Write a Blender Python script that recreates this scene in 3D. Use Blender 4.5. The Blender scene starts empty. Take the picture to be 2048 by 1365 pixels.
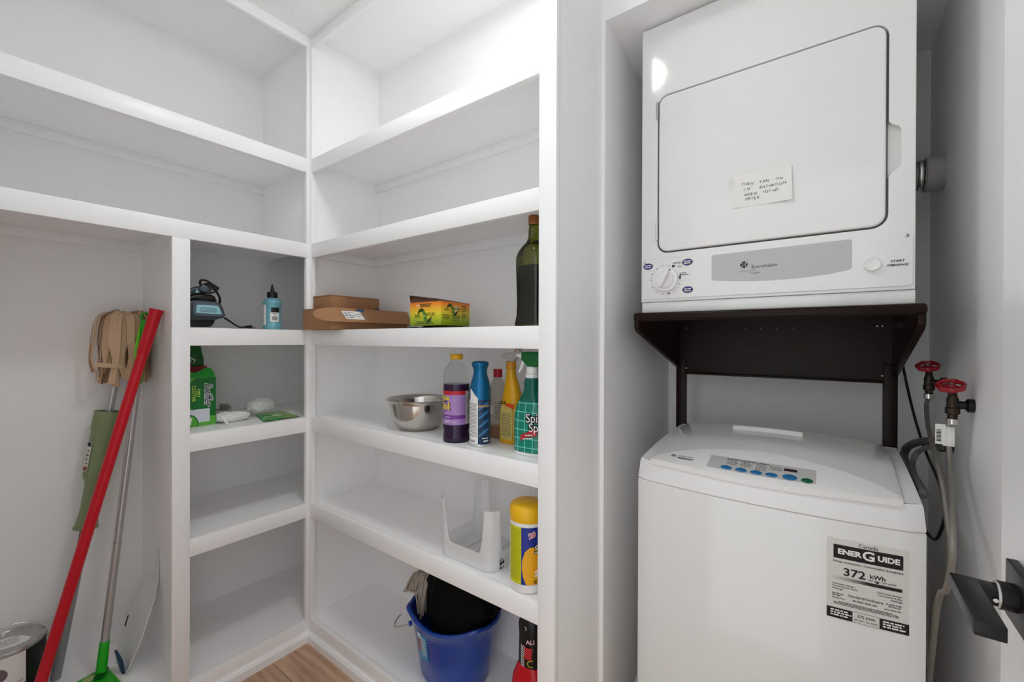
import bpy, bmesh, math, random
from mathutils import Vector, Matrix, noise

# ------------------------------------------------------------------ camera
F_PX, YAW, PITCH, ROLL, EYE = 854.905, 0.6364, -0.0029, 0.0034, 1.23
scn = bpy.context.scene
COL = scn.collection
_fw0 = Vector((math.cos(YAW), math.sin(YAW), 0)); _r0 = Vector((math.sin(YAW), -math.cos(YAW), 0)); _u0 = Vector((0, 0, 1))
FWD = math.cos(PITCH) * _fw0 + math.sin(PITCH) * _u0
_u1 = -math.sin(PITCH) * _fw0 + math.cos(PITCH) * _u0
RGT = math.cos(ROLL) * _r0 + math.sin(ROLL) * _u1
UPV = math.cos(ROLL) * _u1 - math.sin(ROLL) * _r0
EYEP = Vector((0, 0, EYE))
cam = bpy.data.cameras.new('camera'); cam.sensor_width = 36; cam.lens = F_PX / 2048 * 36; cam.clip_start = .02
cam_ob = bpy.data.objects.new('camera', cam); COL.objects.link(cam_ob)
cam_ob.matrix_world = Matrix(((RGT.x, UPV.x, -FWD.x, 0), (RGT.y, UPV.y, -FWD.y, 0), (RGT.z, UPV.z, -FWD.z, EYE), (0, 0, 0, 1)))
scn.camera = cam_ob

# ------------------------------------------------------------------ world, exposure
wd = bpy.data.worlds.new('world'); scn.world = wd; wd.use_nodes = True
wd.node_tree.nodes['Background'].inputs[0].default_value = (.965, .985, 1, 1)
WORLD = 0.72
wd.node_tree.nodes['Background'].inputs[1].default_value = WORLD
LAMP = 11.6          # strength of the ceiling lamp's diffuser
scn.view_settings.view_transform = 'Standard'; scn.view_settings.look = 'None'
scn.view_settings.gamma = 1; scn.view_settings.use_curve_mapping = False
scn.view_settings.exposure = 1.0
scn.cycles.use_denoising = True
scn.cycles.max_bounces = 14; scn.cycles.diffuse_bounces = 9; scn.cycles.transmission_bounces = 12; scn.cycles.transparent_max_bounces = 12
random.seed(4)

# ------------------------------------------------------------------ pixel -> place helpers
def ray(x, y): return FWD + (x - 1024) / F_PX * RGT - (y - 682.5) / F_PX * UPV
def onX(x, y, X): d = ray(x, y); return EYEP + d * (X / d.x)
def onY(x, y, Y): d = ray(x, y); return EYEP + d * (Y / d.y)
def onZ(x, y, Z): d = ray(x, y); return EYEP + d * ((Z - EYE) / d.z)

# ------------------------------------------------------------------ materials
def lin(c):
    c = c / 255
    return c / 12.92 if c <= .04045 else ((c + .055) / 1.055) ** 2.4
def rgb(c): return (lin(c[0]), lin(c[1]), lin(c[2]), 1)
MATS = {}
def mat(name, col, rough=.5, metal=0, var=.03, scale=12, bump=0, bscale=60, trans=0, ior=1.45, coat=0, spec=.5, emit=None, alpha=1, sss=0):
    if name in MATS: return MATS[name]
    m = bpy.data.materials.new(name); m.use_nodes = True
    nt = m.node_tree; b = nt.nodes['Principled BSDF']; L = nt.links
    b.inputs['Roughness'].default_value = rough; b.inputs['Metallic'].default_value = metal
    b.inputs['IOR'].default_value = ior; b.inputs['Transmission Weight'].default_value = trans
    b.inputs['Coat Weight'].default_value = coat; b.inputs['Coat Roughness'].default_value = .05
    b.inputs['Specular IOR Level'].default_value = spec; b.inputs['Alpha'].default_value = alpha
    if sss: b.inputs['Subsurface Weight'].default_value = sss; b.inputs['Subsurface Radius'].default_value = (.01, .01, .01)
    c = rgb(col); tc = nt.nodes.new('ShaderNodeTexCoord')
    if var:
        n = nt.nodes.new('ShaderNodeTexNoise'); n.inputs['Scale'].default_value = scale; n.inputs['Detail'].default_value = 4
        L.new(tc.outputs['Object'], n.inputs['Vector'])
        mx = nt.nodes.new('ShaderNodeMix'); mx.data_type = 'RGBA'
        mx.inputs[6].default_value = tuple(max(0, x * (1 - var)) for x in c[:3]) + (1,)
        mx.inputs[7].default_value = tuple(min(1, x * (1 + var)) for x in c[:3]) + (1,)
        L.new(n.outputs['Fac'], mx.inputs[0]); L.new(mx.outputs[2], b.inputs['Base Color'])
    else:
        b.inputs['Base Color'].default_value = c
    if bump:
        n2 = nt.nodes.new('ShaderNodeTexNoise'); n2.inputs['Scale'].default_value = bscale; n2.inputs['Detail'].default_value = 3
        L.new(tc.outputs['Object'], n2.inputs['Vector'])
        bp = nt.nodes.new('ShaderNodeBump'); bp.inputs['Strength'].default_value = bump; bp.inputs['Distance'].default_value = .002
        L.new(n2.outputs['Fac'], bp.inputs['Height']); L.new(bp.outputs['Normal'], b.inputs['Normal'])
    if emit:
        b.inputs['Emission Color'].default_value = rgb(col); b.inputs['Emission Strength'].default_value = emit
    MATS[name] = m
    return m
def ramp_mat(name, stops, axis, lo, hi, rough=.4, noise_amt=.0):
    """print that changes colour along one world axis of the thing (its own print, not light)"""
    m = bpy.data.materials.new(name); m.use_nodes = True; nt = m.node_tree; L = nt.links; b = nt.nodes['Principled BSDF']
    tc = nt.nodes.new('ShaderNodeTexCoord'); sp = nt.nodes.new('ShaderNodeSeparateXYZ'); mr = nt.nodes.new('ShaderNodeMapRange')
    L.new(tc.outputs['Object'], sp.inputs[0]); L.new(sp.outputs[axis], mr.inputs['Value'])
    mr.inputs['From Min'].default_value = lo; mr.inputs['From Max'].default_value = hi
    cr = nt.nodes.new('ShaderNodeValToRGB'); L.new(mr.outputs[0], cr.inputs[0]); L.new(cr.outputs[0], b.inputs['Base Color'])
    e = cr.color_ramp.elements
    while len(e) < len(stops): e.new(.5)
    for q, (p, c) in zip(e, stops): q.position = p; q.color = rgb(c)
    b.inputs['Roughness'].default_value = rough
    return m
def wood_mat():
    m = bpy.data.materials.new('oak_laminate'); m.use_nodes = True; nt = m.node_tree; L = nt.links; b = nt.nodes['Principled BSDF']
    tc = nt.nodes.new('ShaderNodeTexCoord'); oi = nt.nodes.new('ShaderNodeObjectInfo')
    ad = nt.nodes.new('ShaderNodeVectorMath'); ad.operation = 'ADD'; sc = nt.nodes.new('ShaderNodeVectorMath'); sc.operation = 'SCALE'
    cb = nt.nodes.new('ShaderNodeCombineXYZ'); L.new(oi.outputs['Random'], cb.inputs[0]); L.new(oi.outputs['Random'], cb.inputs[1])
    L.new(cb.outputs[0], sc.inputs[0]); sc.inputs['Scale'].default_value = 17
    L.new(tc.outputs['Object'], ad.inputs[0]); L.new(sc.outputs[0], ad.inputs[1])
    mp = nt.nodes.new('ShaderNodeMapping'); mp.inputs['Scale'].default_value = (9, 1.6, 9); L.new(ad.outputs[0], mp.inputs['Vector'])
    n = nt.nodes.new('ShaderNodeTexNoise'); n.inputs['Scale'].default_value = 2.2; n.inputs['Detail'].default_value = 6; n.inputs['Distortion'].default_value = 1.2
    L.new(mp.outputs[0], n.inputs['Vector'])
    w = nt.nodes.new('ShaderNodeTexWave'); w.inputs['Scale'].default_value = 1.1; w.inputs['Distortion'].default_value = 7; w.inputs['Detail'].default_value = 4; w.inputs['Detail Scale'].default_value = .8
    L.new(mp.outputs[0], w.inputs['Vector'])
    ml = nt.nodes.new('ShaderNodeMath'); ml.operation = 'MULTIPLY_ADD'; L.new(w.outputs['Fac'], ml.inputs[0]); ml.inputs[1].default_value = .22; L.new(n.outputs['Fac'], ml.inputs[2])
    cr = nt.nodes.new('ShaderNodeValToRGB'); L.new(ml.outputs[0], cr.inputs[0])
    e = cr.color_ramp.elements; e[0].position = .3; e[0].color = rgb((168, 130, 100)); e[1].position = .9; e[1].color = rgb((212, 176, 145))
    L.new(cr.outputs[0], b.inputs['Base Color']); b.inputs['Roughness'].default_value = .45
    return m

M_CASE = mat('white_case_paint', (248, 248, 248), .32, var=.012, scale=5, bump=.05, bscale=90)
M_WALL = mat('white_wall_paint', (247, 247, 247), .6, var=.012, scale=4, bump=.12, bscale=220)
M_CEIL = mat('ceiling_paint', (246, 246, 246), .8, var=.015, scale=40, bump=.5, bscale=120)
M_NICHE = mat('niche_wall_paint', (247, 247, 247), .55, var=.015, scale=4, bump=.12, bscale=220)
M_WOOD = wood_mat()
M_SUB = mat('underlay', (70, 58, 48), .9)
M_ENAMEL = mat('white_enamel', (233, 233, 231), .11, var=.008, coat=.3)
M_PLAST = mat('white_plastic', (236, 236, 235), .3, var=.01)
M_BLACK = mat('black_plastic', (14, 14, 15), .4, var=.1)
M_INK = mat('black_ink', (22, 21, 20), .6, var=0)
M_GREYINK = mat('grey_ink', (110, 109, 108), .6, var=0)
M_WHITEINK = mat('white_ink', (240, 240, 238), .5, var=0)
M_PAPER = mat('white_paper', (236, 235, 231), .6, var=.015)
M_SILVER = mat('brushed_aluminium', (190, 190, 190), .33, .85, var=.03, scale=80)
M_STEEL = mat('stainless_steel', (200, 195, 188), .16, 1, var=.02, scale=30)
M_CHROME = mat('chrome', (205, 205, 203), .12, 1, var=.02)
M_BLKMETAL = mat('matt_black_metal', (16, 16, 17), .38, .3, var=.1)

# ------------------------------------------------------------------ building helpers
ORG = {}
def tag(o, label=None, cat=None, group=None, kind=None):
    if label: o['label'] = label
    if cat: o['category'] = cat
    if group: o['group'] = group
    if kind: o['kind'] = kind
    return o
def thing(name, label, cat, loc, group=None):
    o = bpy.data.objects.new(name, None); COL.objects.link(o); o.empty_display_size = .03
    o.location = loc; ORG[o.name] = Vector(loc)
    return tag(o, label, cat, group)
def mesh(name, verts, faces, m, parent=None, smooth=None, recalc=True, org=None):
    """world-space verts -> one mesh object; its origin is its parent's origin (or org)"""
    o0 = ORG[parent.name] if parent else Vector(org or (0, 0, 0))
    me = bpy.data.meshes.new(name)
    me.from_pydata([Vector(v) - o0 for v in verts], [], faces)
    if recalc:
        bm = bmesh.new(); bm.from_mesh(me); bmesh.ops.recalc_face_normals(bm, faces=bm.faces); bm.to_mesh(me); bm.free()
    me.materials.append(m)
    if smooth is not None:
        for p in me.polygons: p.use_smooth = True
        me.set_sharp_from_angle(angle=math.radians(smooth))
    o = bpy.data.objects.new(name, me); COL.objects.link(o)
    if parent: o.parent = parent
    else: o.location = o0
    ORG[o.name] = o0
    return o
class G:
    """collects geometry for ONE part"""
    def __init__(s): s.v = []; s.f = []
    def add(s, v, f):
        k = len(s.v); s.v += [Vector(p) for p in v]; s.f += [tuple(i + k for i in q) for q in f]; return s
    def out(s, name, m, parent=None, smooth=None, **k): return mesh(name, s.v, s.f, m, parent, smooth, **k)
def g_box(x0, x1, y0, y1, z0, z1, bev=0, seg=2, fn=None):
    bm = bmesh.new(); bmesh.ops.create_cube(bm, size=1)
    for v in bm.verts: v.co = Vector(((x0 + x1) / 2 + v.co.x * (x1 - x0), (y0 + y1) / 2 + v.co.y * (y1 - y0), (z0 + z1) / 2 + v.co.z * (z1 - z0)))
    if bev: bmesh.ops.bevel(bm, geom=bm.edges[:], offset=bev, segments=seg, affect='EDGES', profile=.5)
    v = [fn(q.co) if fn else q.co.copy() for q in bm.verts]; bm.verts.index_update(); f = [tuple(q.index for q in p.verts) for p in bm.faces]; bm.free()
    return v, f
def box(name, x0, x1, y0, y1, z0, z1, m, parent=None, bev=0, fn=None, seg=2):
    x0, x1 = sorted((x0, x1)); y0, y1 = sorted((y0, y1)); z0, z1 = sorted((z0, z1))
    v, f = g_box(x0, x1, y0, y1, z0, z1, bev, seg, fn)
    return mesh(name, v, f, m, parent, 35 if bev else None, org=None if parent else ((x0 + x1) / 2, (y0 + y1) / 2, z0))
def g_loft(rings, cap0=True, cap1=True, closed=True):
    n = len(rings[0]); v = [p for r in rings for p in r]; f = []
    for i in range(len(rings) - 1):
        for j in range(n if closed else n - 1):
            a = i * n + j; b = i * n + (j + 1) % n
            f.append((a, b, b + n, a + n))
    if cap0: f.append(tuple(range(n))[::-1])
    if cap1: f.append(tuple(range((len(rings) - 1) * n, len(rings) * n)))
    return v, f
def frame_of(t):
    t = t.normalized(); a = Vector((0, 0, 1)) if abs(t.z) < .9 else Vector((1, 0, 0))
    u = t.cross(a).normalized(); return u, t.cross(u).normalized()
def g_lathe(prof, c, n=32, axis=Vector((0, 0, 1)), cap=True):
    """prof = [(r, h)] along axis from c"""
    u, w = frame_of(axis) if abs(axis.normalized().z) < .999 else (Vector((1, 0, 0)), Vector((0, 1, 0)))
    ax = axis.normalized(); c = Vector(c)
    rings = [[c + ax * h + (u * math.cos(2 * math.pi * k / n) + w * math.sin(2 * math.pi * k / n)) * max(r, .0004) for k in range(n)] for r, h in prof]
    return g_loft(rings, cap, cap)
def lathe(name, prof, c, m, parent=None, n=32, axis=Vector((0, 0, 1)), smooth=40, cap=True):
    v, f = g_lathe(prof, c, n, axis, cap); return mesh(name, v, f, m, parent, smooth, org=None if parent else c)
def spline(pts, k=6):
    pts = [Vector(p) for p in pts]; out = []
    for i in range(len(pts) - 1):
        p0 = pts[max(i - 1, 0)]; p1 = pts[i]; p2 = pts[i + 1]; p3 = pts[min(i + 2, len(pts) - 1)]
        for j in range(k):
            t = j / k; out.append(.5 * ((2 * p1) + (p2 - p0) * t + (2 * p0 - 5 * p1 + 4 * p2 - p3) * t * t + (3 * p1 - p0 - 3 * p2 + p3) * t ** 3))
    out.append(pts[-1]); return out
def g_tube(path, r, n=10):
    """r: number or list; path of points"""
    path = [Vector(p) for p in path]; rings = []; u = None
    for i, p in enumerate(path):
        t = (path[min(i + 1, len(path) - 1)] - path[max(i - 1, 0)]).normalized()
        if u is None: u, _ = frame_of(t)
        u = (u - t * u.dot(t)).normalized(); w = t.cross(u); rr = r[i] if isinstance(r, (list, tuple)) else r
        rings.append([p + (u * math.cos(2 * math.pi * k / n) + w * math.sin(2 * math.pi * k / n)) * rr for k in range(n)])
    return g_loft(rings)
def tube(name, path, r, m, parent=None, n=10, smooth=50, org=None):
    v, f = g_tube(path, r, n); return mesh(name, v, f, m, parent, smooth, org=org)
def sup(c, rx, ry, z, e=2.0, n=40, rot=0):
    """superellipse ring in a horizontal plane"""
    out = []
    for k in range(n):
        a = 2 * math.pi * k / n; ca, sa = math.cos(a), math.sin(a)
        x = rx * math.copysign(abs(ca) ** (2 / e), ca); y = ry * math.copysign(abs(sa) ** (2 / e), sa)
        out.append(Vector((c[0] + x * math.cos(rot) - y * math.sin(rot), c[1] + x * math.sin(rot) + y * math.cos(rot), z)))
    return out
def rrect(x0, x1, y0, y1, r, k=6):
    out = []
    for cx, cy, a0 in ((x1 - r, y1 - r, 0), (x0 + r, y1 - r, 90), (x0 + r, y0 + r, 180), (x1 - r, y0 + r, 270)):
        for j in range(k + 1):
            a = math.radians(a0 + 90 * j / k); out.append((cx + r * math.cos(a), cy + r * math.sin(a)))
    return out
def g_plate(loops, th, fn, bev=0):
    """2-D outlines (first one outer, the others holes) -> plate of thickness th, its front face at w = 0, mapped by fn(u, v, w)"""
    cu = bpy.data.curves.new('tmp', 'CURVE'); cu.dimensions = '2D'; cu.fill_mode = 'BOTH'; cu.extrude = max(th / 2 - bev, .00001)
    cu.bevel_depth = bev; cu.bevel_resolution = 2; cu.offset = -bev
    for lp in loops:
        sp = cu.splines.new('POLY'); sp.points.add(len(lp) - 1)
        for p, c in zip(sp.points, lp): p.co = (c[0], c[1], 0, 1)
        sp.use_cyclic_u = True
    ob = bpy.data.objects.new('tmp', cu); me = ob.to_mesh()
    v = [fn(q.co.x, q.co.y, q.co.z - th / 2) for q in me.vertices]; f = [tuple(p.vertices) for p in me.polygons]
    ob.to_mesh_clear(); bpy.data.objects.remove(ob); bpy.data.curves.remove(cu)
    bm = bmesh.new(); vs = [bm.verts.new(q) for q in v]
    for q in f:
        try: bm.faces.new([vs[i] for i in q])
        except ValueError: pass
    bmesh.ops.remove_doubles(bm, verts=bm.verts[:], dist=1e-6); bm.verts.index_update()
    v = [q.co.copy() for q in bm.verts]; f = [tuple(x.index for x in p.verts) for p in bm.faces]; bm.free()
    return v, f
def plate(name, loops, th, fn, m, parent=None, bev=0, org=None):
    v, f = g_plate(loops, th, fn, bev); return mesh(name, v, f, m, parent, 14, org=org)
def faceX(X, y0=0, z0=0):   # print/plates on a surface that faces -X: u runs to the right (towards -Y), w out of the surface
    return lambda u, v, w=0: Vector((X - w, y0 - u, z0 + v))
def faceY(Y, x0=0, z0=0):   # on a surface that faces -Y: u runs towards +X
    return lambda u, v, w=0: Vector((x0 + u, Y - w, z0 + v))
def wrap(c, r, z0=0, a0=0):  # on an upright round thing; u = 0 faces the doorway, then along the skin
    ac = math.atan2(-c[1], -c[0]) + a0
    return lambda u, v, w=0: Vector((c[0] + (r + w) * math.cos(ac + u / r), c[1] + (r + w) * math.sin(ac + u / r), z0 + v))
def g_text(s, size, fn, bold=0, align='CENTER', shear=0, sx=1.0, lift=.0006):
    cu = bpy.data.curves.new('tmp', 'FONT'); cu.body = s; cu.size = size; cu.align_x = align; cu.align_y = 'CENTER'; cu.offset = bold * size; cu.shear = shear; cu.resolution_u = 3
    ob = bpy.data.objects.new('tmp', cu); me = ob.to_mesh()
    v = [fn(q.co.x * sx, q.co.y, lift) for q in me.vertices]; f = [tuple(p.vertices) for p in me.polygons]
    ob.to_mesh_clear(); bpy.data.objects.remove(ob); bpy.data.curves.remove(cu)
    return v, f
def off(fn, du, dv, ang=0):
    c, s = math.cos(ang), math.sin(ang)
    return lambda u, v, w=0: fn(du + u * c - v * s, dv + u * s + v * c, w)
def text(name, s, size, fn, m, parent, **k):
    v, f = g_text(s, size, fn, **k); return mesh(name, v, f, m, parent, recalc=False)
def g_patch(u0, u1, v0, v1, fn, lift=.0004, nu=10, nv=2):
    v = [fn(u0 + (u1 - u0) * i / nu, v0 + (v1 - v0) * j / nv, lift) for j in range(nv + 1) for i in range(nu + 1)]
    f = [(j * (nu + 1) + i, j * (nu + 1) + i + 1, (j + 1) * (nu + 1) + i + 1, (j + 1) * (nu + 1) + i) for j in range(nv) for i in range(nu)]
    return v, f
def patch(name, u0, u1, v0, v1, fn, m, parent, lift=.0004, nu=10, nv=2):
    v, f = g_patch(u0, u1, v0, v1, fn, lift, nu, nv); return mesh(name, v, f, m, parent, 60, recalc=False)
def g_poly(pts, fn, lift=.0005, du=.004):
    """flat print outline, cut into narrow strips so that it can follow a curved skin"""
    bm = bmesh.new(); bm.faces.new([bm.verts.new((u, v, 0)) for u, v in pts]); u0, u1 = min(p[0] for p in pts), max(p[0] for p in pts)
    bmesh.ops.triangulate(bm, faces=bm.faces[:], ngon_method='EAR_CLIP')
    for k in range(1, min(24, int((u1 - u0) / du)) + 1):
        bmesh.ops.bisect_plane(bm, geom=bm.verts[:] + bm.edges[:] + bm.faces[:], plane_co=(u0 + k * max(du, (u1 - u0) / 24), 0, 0), plane_no=(1, 0, 0), dist=1e-7)
    bm.verts.index_update(); v = [fn(q.co.x, q.co.y, lift) for q in bm.verts]; f = [tuple(q.index for q in p.verts) for p in bm.faces]; bm.free()
    return v, f
def poly(name, pts, fn, m, parent, lift=.0005):
    v, f = g_poly(pts, fn, lift); return mesh(name, v, f, m, parent, recalc=False)
def ell(cu, cv, ru, rv, n=28, a=0): return [(cu + ru * math.cos(2 * math.pi * k / n) * math.cos(a) - rv * math.sin(2 * math.pi * k / n) * math.sin(a), cv + ru * math.cos(2 * math.pi * k / n) * math.sin(a) + rv * math.sin(2 * math.pi * k / n) * math.cos(a)) for k in range(n)]
def small_print(name, lines, fn, m, parent, lift=.0006, nu=2):
    """rows of print too small to read: (u0, v, length, height) rows broken into words"""
    g = G(); rnd = random.Random(len(lines) * 7 + 3)
    for u0, v, ln, h in lines:
        u = u0
        while u < u0 + ln - h * .6:
            w = min(rnd.uniform(1.2, 4.2) * h, u0 + ln - u); g.add(*g_patch(u, u + w, v - h / 2, v + h / 2, fn, lift, nu, 1)); u += w + h * .55
    o = g.out(name, m, parent, recalc=False); o['kind'] = 'stuff'; return o
def barcode(name, u0, u1, v0, v1, fn, m, parent, lift=.0007):
    g = G(); rnd = random.Random(11); u = u0; w0 = (u1 - u0) / 34
    while u < u1 - w0:
        w = rnd.choice((1, 1, 2, 3)) * w0; w = min(w, u1 - u); g.add(*g_patch(u, u + w, v0, v1, fn, lift, 1, 1)); u += w + rnd.choice((1, 1, 2)) * w0
    o = g.out(name, m, parent, recalc=False); o['kind'] = 'stuff'; return o
def extrude_dir(name, pts, d, m, parent=None, bev=0, smooth=35, org=None):
    """closed 3-D outline pushed along d, edges rounded"""
    pts = [Vector(p) for p in pts]; d = Vector(d); bm = bmesh.new()
    a = [bm.verts.new(p) for p in pts]; b = [bm.verts.new(p + d) for p in pts]; n = len(pts)
    fr = bm.faces.new(a); bk = bm.faces.new(b[::-1])
    for i in range(n): bm.faces.new((a[(i + 1) % n], a[i], b[i], b[(i + 1) % n]))
    bmesh.ops.recalc_face_normals(bm, faces=bm.faces)
    if bev:
        es = [e for e in bm.edges if (e.verts[0] in a) == (e.verts[1] in a)]
        bmesh.ops.bevel(bm, geom=es, offset=bev, segments=3, affect='EDGES', profile=.5)
    bm.verts.index_update(); v = [q.co.copy() for q in bm.verts]; f = [tuple(q.index for q in p.verts) for p in bm.faces]; bm.free()
    return mesh(name, v, f, m, parent, smooth, org=org)
def g_blob(c, rx, ry, rz, amp, freq, seed, sub=4, floor=None, keep=None):
    bm = bmesh.new(); bmesh.ops.create_icosphere(bm, subdivisions=sub, radius=1); out = []
    for q in bm.verts:
        d = q.co.normalized(); s = 1 + amp * (noise.fractal(d * freq + Vector((seed, seed * .7, 3)), 1.0, 2.0, 3) + .6 * (1 - abs(noise.noise(d * freq * 1.7 + Vector((1, seed, seed))))) - .4)
        p = Vector((c[0] + d.x * rx * s, c[1] + d.y * ry * s, c[2] + d.z * rz * s))
        if floor is not None: p.z = max(p.z, floor)
        if keep: p = keep(p)
        out.append(p)
    bm.verts.index_update(); f = [tuple(q.index for q in p.verts) for p in bm.faces]; bm.free()
    return out, f

# ================================================================== THE SETTING
XR, YL = .9116, 1.700            # front planes of the two shelving units
CEIL = 2.458; YB, XB = 2.155, 1.234      # wall behind the left unit, wall behind the right unit
XW, XN, YN0, YN1, YR = 1.17, 1.90, .528, .556, -.262   # laundry niche: mouth, back, left side (front/back), right side
NZ = 2.166                       # niche ceiling
def st(o): return tag(o, kind='structure')
fl = st(box('floor', -.30, 1.96, -.32, 2.25, -.06, -.012, M_SUB))
pw = .152; x = .46 - pw * 6; row = 0
while x < 1.92:
    y = -.30 - (row * .41) % 1.0
    while y < 1.70:
        y0, y1 = max(y, -.262), min(y + 1.2, 1.72)
        if y1 - y0 > .03: box('plank', x + .0007, x + pw - .0007, y0 + .0007, y1 - .0007, -.012, 0, M_WOOD, fl, bev=.0012)
        y += 1.2
    x += pw; row += 1
st(box('ceiling', -.12, 1.30, -.36, 2.25, CEIL, CEIL + .08, M_CEIL))
st(box('wall_left', -.12, 1.33, YB, YB + .09, 0, CEIL, M_WALL))
st(box('wall_back', XB, XB + .09, .66, YB, 0, CEIL, M_WALL))
st(box('wall_right', -.06, XN + .06, YR - .09, YR, 0, CEIL, M_NICHE))
g = G(); zz = (0, NZ)
g.add([(XW, YN0, 0), (XN, YN1, 0), (XN, .66, 0), (XB, .66, 0), (XB, .556, 0), (XW, .556, 0)] + [(XW, YN0, CEIL), (XN, YN1, CEIL), (XN, .66, CEIL), (XB, .66, CEIL), (XB, .556, CEIL), (XW, .556, CEIL)],
      [(0, 1, 7, 6), (1, 2, 8, 7), (2, 3, 9, 8), (3, 4, 10, 9), (4, 5, 11, 10), (5, 0, 6, 11), (5, 4, 3, 2, 1, 0), (6, 7, 8, 9, 10, 11)])
st(g.out('wall_niche_left', M_NICHE))
st(box('wall_niche_back', XN, XN + .06, YR, .66, 0, CEIL, M_NICHE))
v, f = g_loft([[Vector((XW, YR, z)), Vector((XN, YR, z)), Vector((XN, YN1, z)), Vector((XW, YN0, z))] for z in (NZ, CEIL)])
st(mesh('wall_header', v, f, M_NICHE))
# the wall with the doorway the picture is taken from
wf = st(box('wall_front', -.12, -.06, .64, YB, 0, CEIL, M_WALL))
box('lintel', -.12, -.06, -.262, .64, 2.06, CEIL, M_WALL, wf)
box('jamb', -.12, -.06, -.262, -.205, 0, 2.06, M_CASE, wf)
# shoe mouldings
def shoe(name, path_lo, path_hi, nrm, h=.038, t=.013):
    """straight moulding with a sloped top, from one point to the other along the floor; nrm points into the room"""
    a, b = Vector(path_lo), Vector(path_hi); n = Vector(nrm); pr = [(0, 0), (t, 0), (t, h * .72), (t * .55, h), (0, h)]
    rings = [[p + n * q[0] + Vector((0, 0, q[1])) for q in pr] for p in (a, b)]
    v, f = g_loft(rings); return st(mesh(name, v, f, M_CASE))
shoe('baseboard_left', (-.06, YL, 0), (XR - .0, YL, 0), (0, -1, 0))
shoe('baseboard_right', (XR, .54, 0), (XR, YL - .013, 0), (-1, 0, 0))
shoe('baseboard_niche', (XW, YN0, 0), (XN, YN1, 0), Vector((YN1 - YN0, -(XN - XW), 0)).normalized())

# ================================================================== SHELVING
Z2, Z3, Z4, Z5, Z6, Z7 = 1.962, 1.618, 1.2663, .9123, .5612, .0878
RAIL = {Z2: 1.9054, Z3: 1.560, Z4: 1.2066, Z5: .8528, Z6: .5037}
T = .019
su = thing('shelving_unit', 'white built-in shelving with a tall broom closet bay, long open shelves above it', 'shelving', (.30, 1.95, 0))
for zt in (Z2, Z3): box('rail', -.06, XR, YL, YL + T, RAIL[zt], zt, M_CASE, su, bev=.0012)
box('rail', -.06, XR, YL, YL + T, 2.417, CEIL, M_CASE, su, bev=.0012)
for zt in (Z4, Z5, Z6): box('rail', .5058, .898, YL, YL + T, RAIL[zt], zt, M_CASE, su, bev=.0012)
box('rail', .5058, .898, YL, YL + T, 0, Z7, M_CASE, su, bev=.0012)
box('rail', -.06, .457, YL, YL + T, 0, Z7, M_CASE, su, bev=.0012)
box('stile', .457, .5058, YL, YL + T, 0, RAIL[Z3], M_CASE, su, bev=.0012)
for a, b in ((0, RAIL[Z3]), (Z3, RAIL[Z2]), (Z2, 2.417)): box('stile', .898, XR, YL, YL + T, a, b, M_CASE, su, bev=.0008)
for zt in (Z2, Z3): box('shelf', -.06, .926, YL + T, YB, zt - T, zt, M_CASE, su)
for zt in (Z4, Z5, Z6, Z7):
    box('shelf', .500, XR + T, YL + T, YB, zt - T, zt, M_CASE, su)
    box('shelf_return', XR + T, XB, YL + .025, YB, zt - T, zt, M_CASE, su)
box('shelf', -.06, .485, YL + T, YB, Z7 - T, Z7, M_CASE, su)
box('partition', .485, .500, YL + T, YB, 0, Z3 - T, M_CASE, su)
box('side_panel', .926, .941, YL + T, YB, Z3 - T, CEIL, M_CASE, su)
box('cleat', -.06, .485, YB - T, YB, 1.565, Z3 - T, M_CASE, su, bev=.001)
box('cleat', -.06, .926, YB - T, YB, 1.911, Z2 - T, M_CASE, su, bev=.001)

sr = thing('shelving_unit', 'white built-in shelving of six open shelves beside the laundry niche', 'shelving', (1.07, 1.10, 0))
for zt in (Z2, Z3, Z4, Z5, Z6): box('rail', XR, XR + T, .5905, YL - .012, RAIL[zt], zt, M_CASE, sr, bev=.0012)
box('rail', XR, XR + T, .5905, YL - .012, 2.417, CEIL, M_CASE, sr, bev=.0012)
box('rail', XR, XR + T, .5905, YL - .012, 0, Z7, M_CASE, sr, bev=.0012)
box('stile', XR, XR + T, .540, .5905, 0, CEIL, M_CASE, sr, bev=.0012)
box('stile', XR, XR + T, YL - .012, YL + .0185, 0, CEIL, M_CASE, sr, bev=.0008)
box('side_panel', XR + T, XW, .540, .556, 0, CEIL, M_NICHE, sr)
box('side_panel', XR + T, XB, YL + .012, YL + .025, 0, Z3 - T, M_CASE, sr)
box('side_panel', XR + T, XB, YL - .010, YL + .012, Z3 - T, CEIL, M_CASE, sr)
for zt in (Z2, Z3, Z4, Z5, Z6, Z7): box('shelf', XR + T, XB, .556, YL + (.012 if zt < Z3 else -.010), zt - T, zt, M_CASE, sr)
box('cleat', XB - T, XB, .556, YL + .012, 1.567, Z3 - T, M_CASE, sr, bev=.001)
box('cleat', XR + .05, XB - T, YL + .012 - T, YL + .012, 1.567, Z3 - T, M_CASE, sr, bev=.001)
box('cleat', XB - T, XB, .556, YL - .010, 1.911, Z2 - T, M_CASE, sr, bev=.001)

# ================================================================== CEILING LAMP (lights the room)
lp = thing('ceiling_light_offscreen', 'round flush white ceiling light in the middle of the storage room', 'lamp', (.62, .74, CEIL))
lathe('base', [(.165, 0), (.165, -.012), (.158, -.018)], (.62, .74, CEIL), M_PLAST, lp, n=48)
m_lamp = mat('lamp_diffuser', (250, 253, 255), .5, var=0, emit=LAMP)
lathe('diffuser_offscreen', [(.152, -.018), (.152, -.024), (.146, -.034), (.130, -.042), (.09, -.048), (.0, -.050)], (.62, .74, CEIL), m_lamp, lp, n=48)

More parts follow.
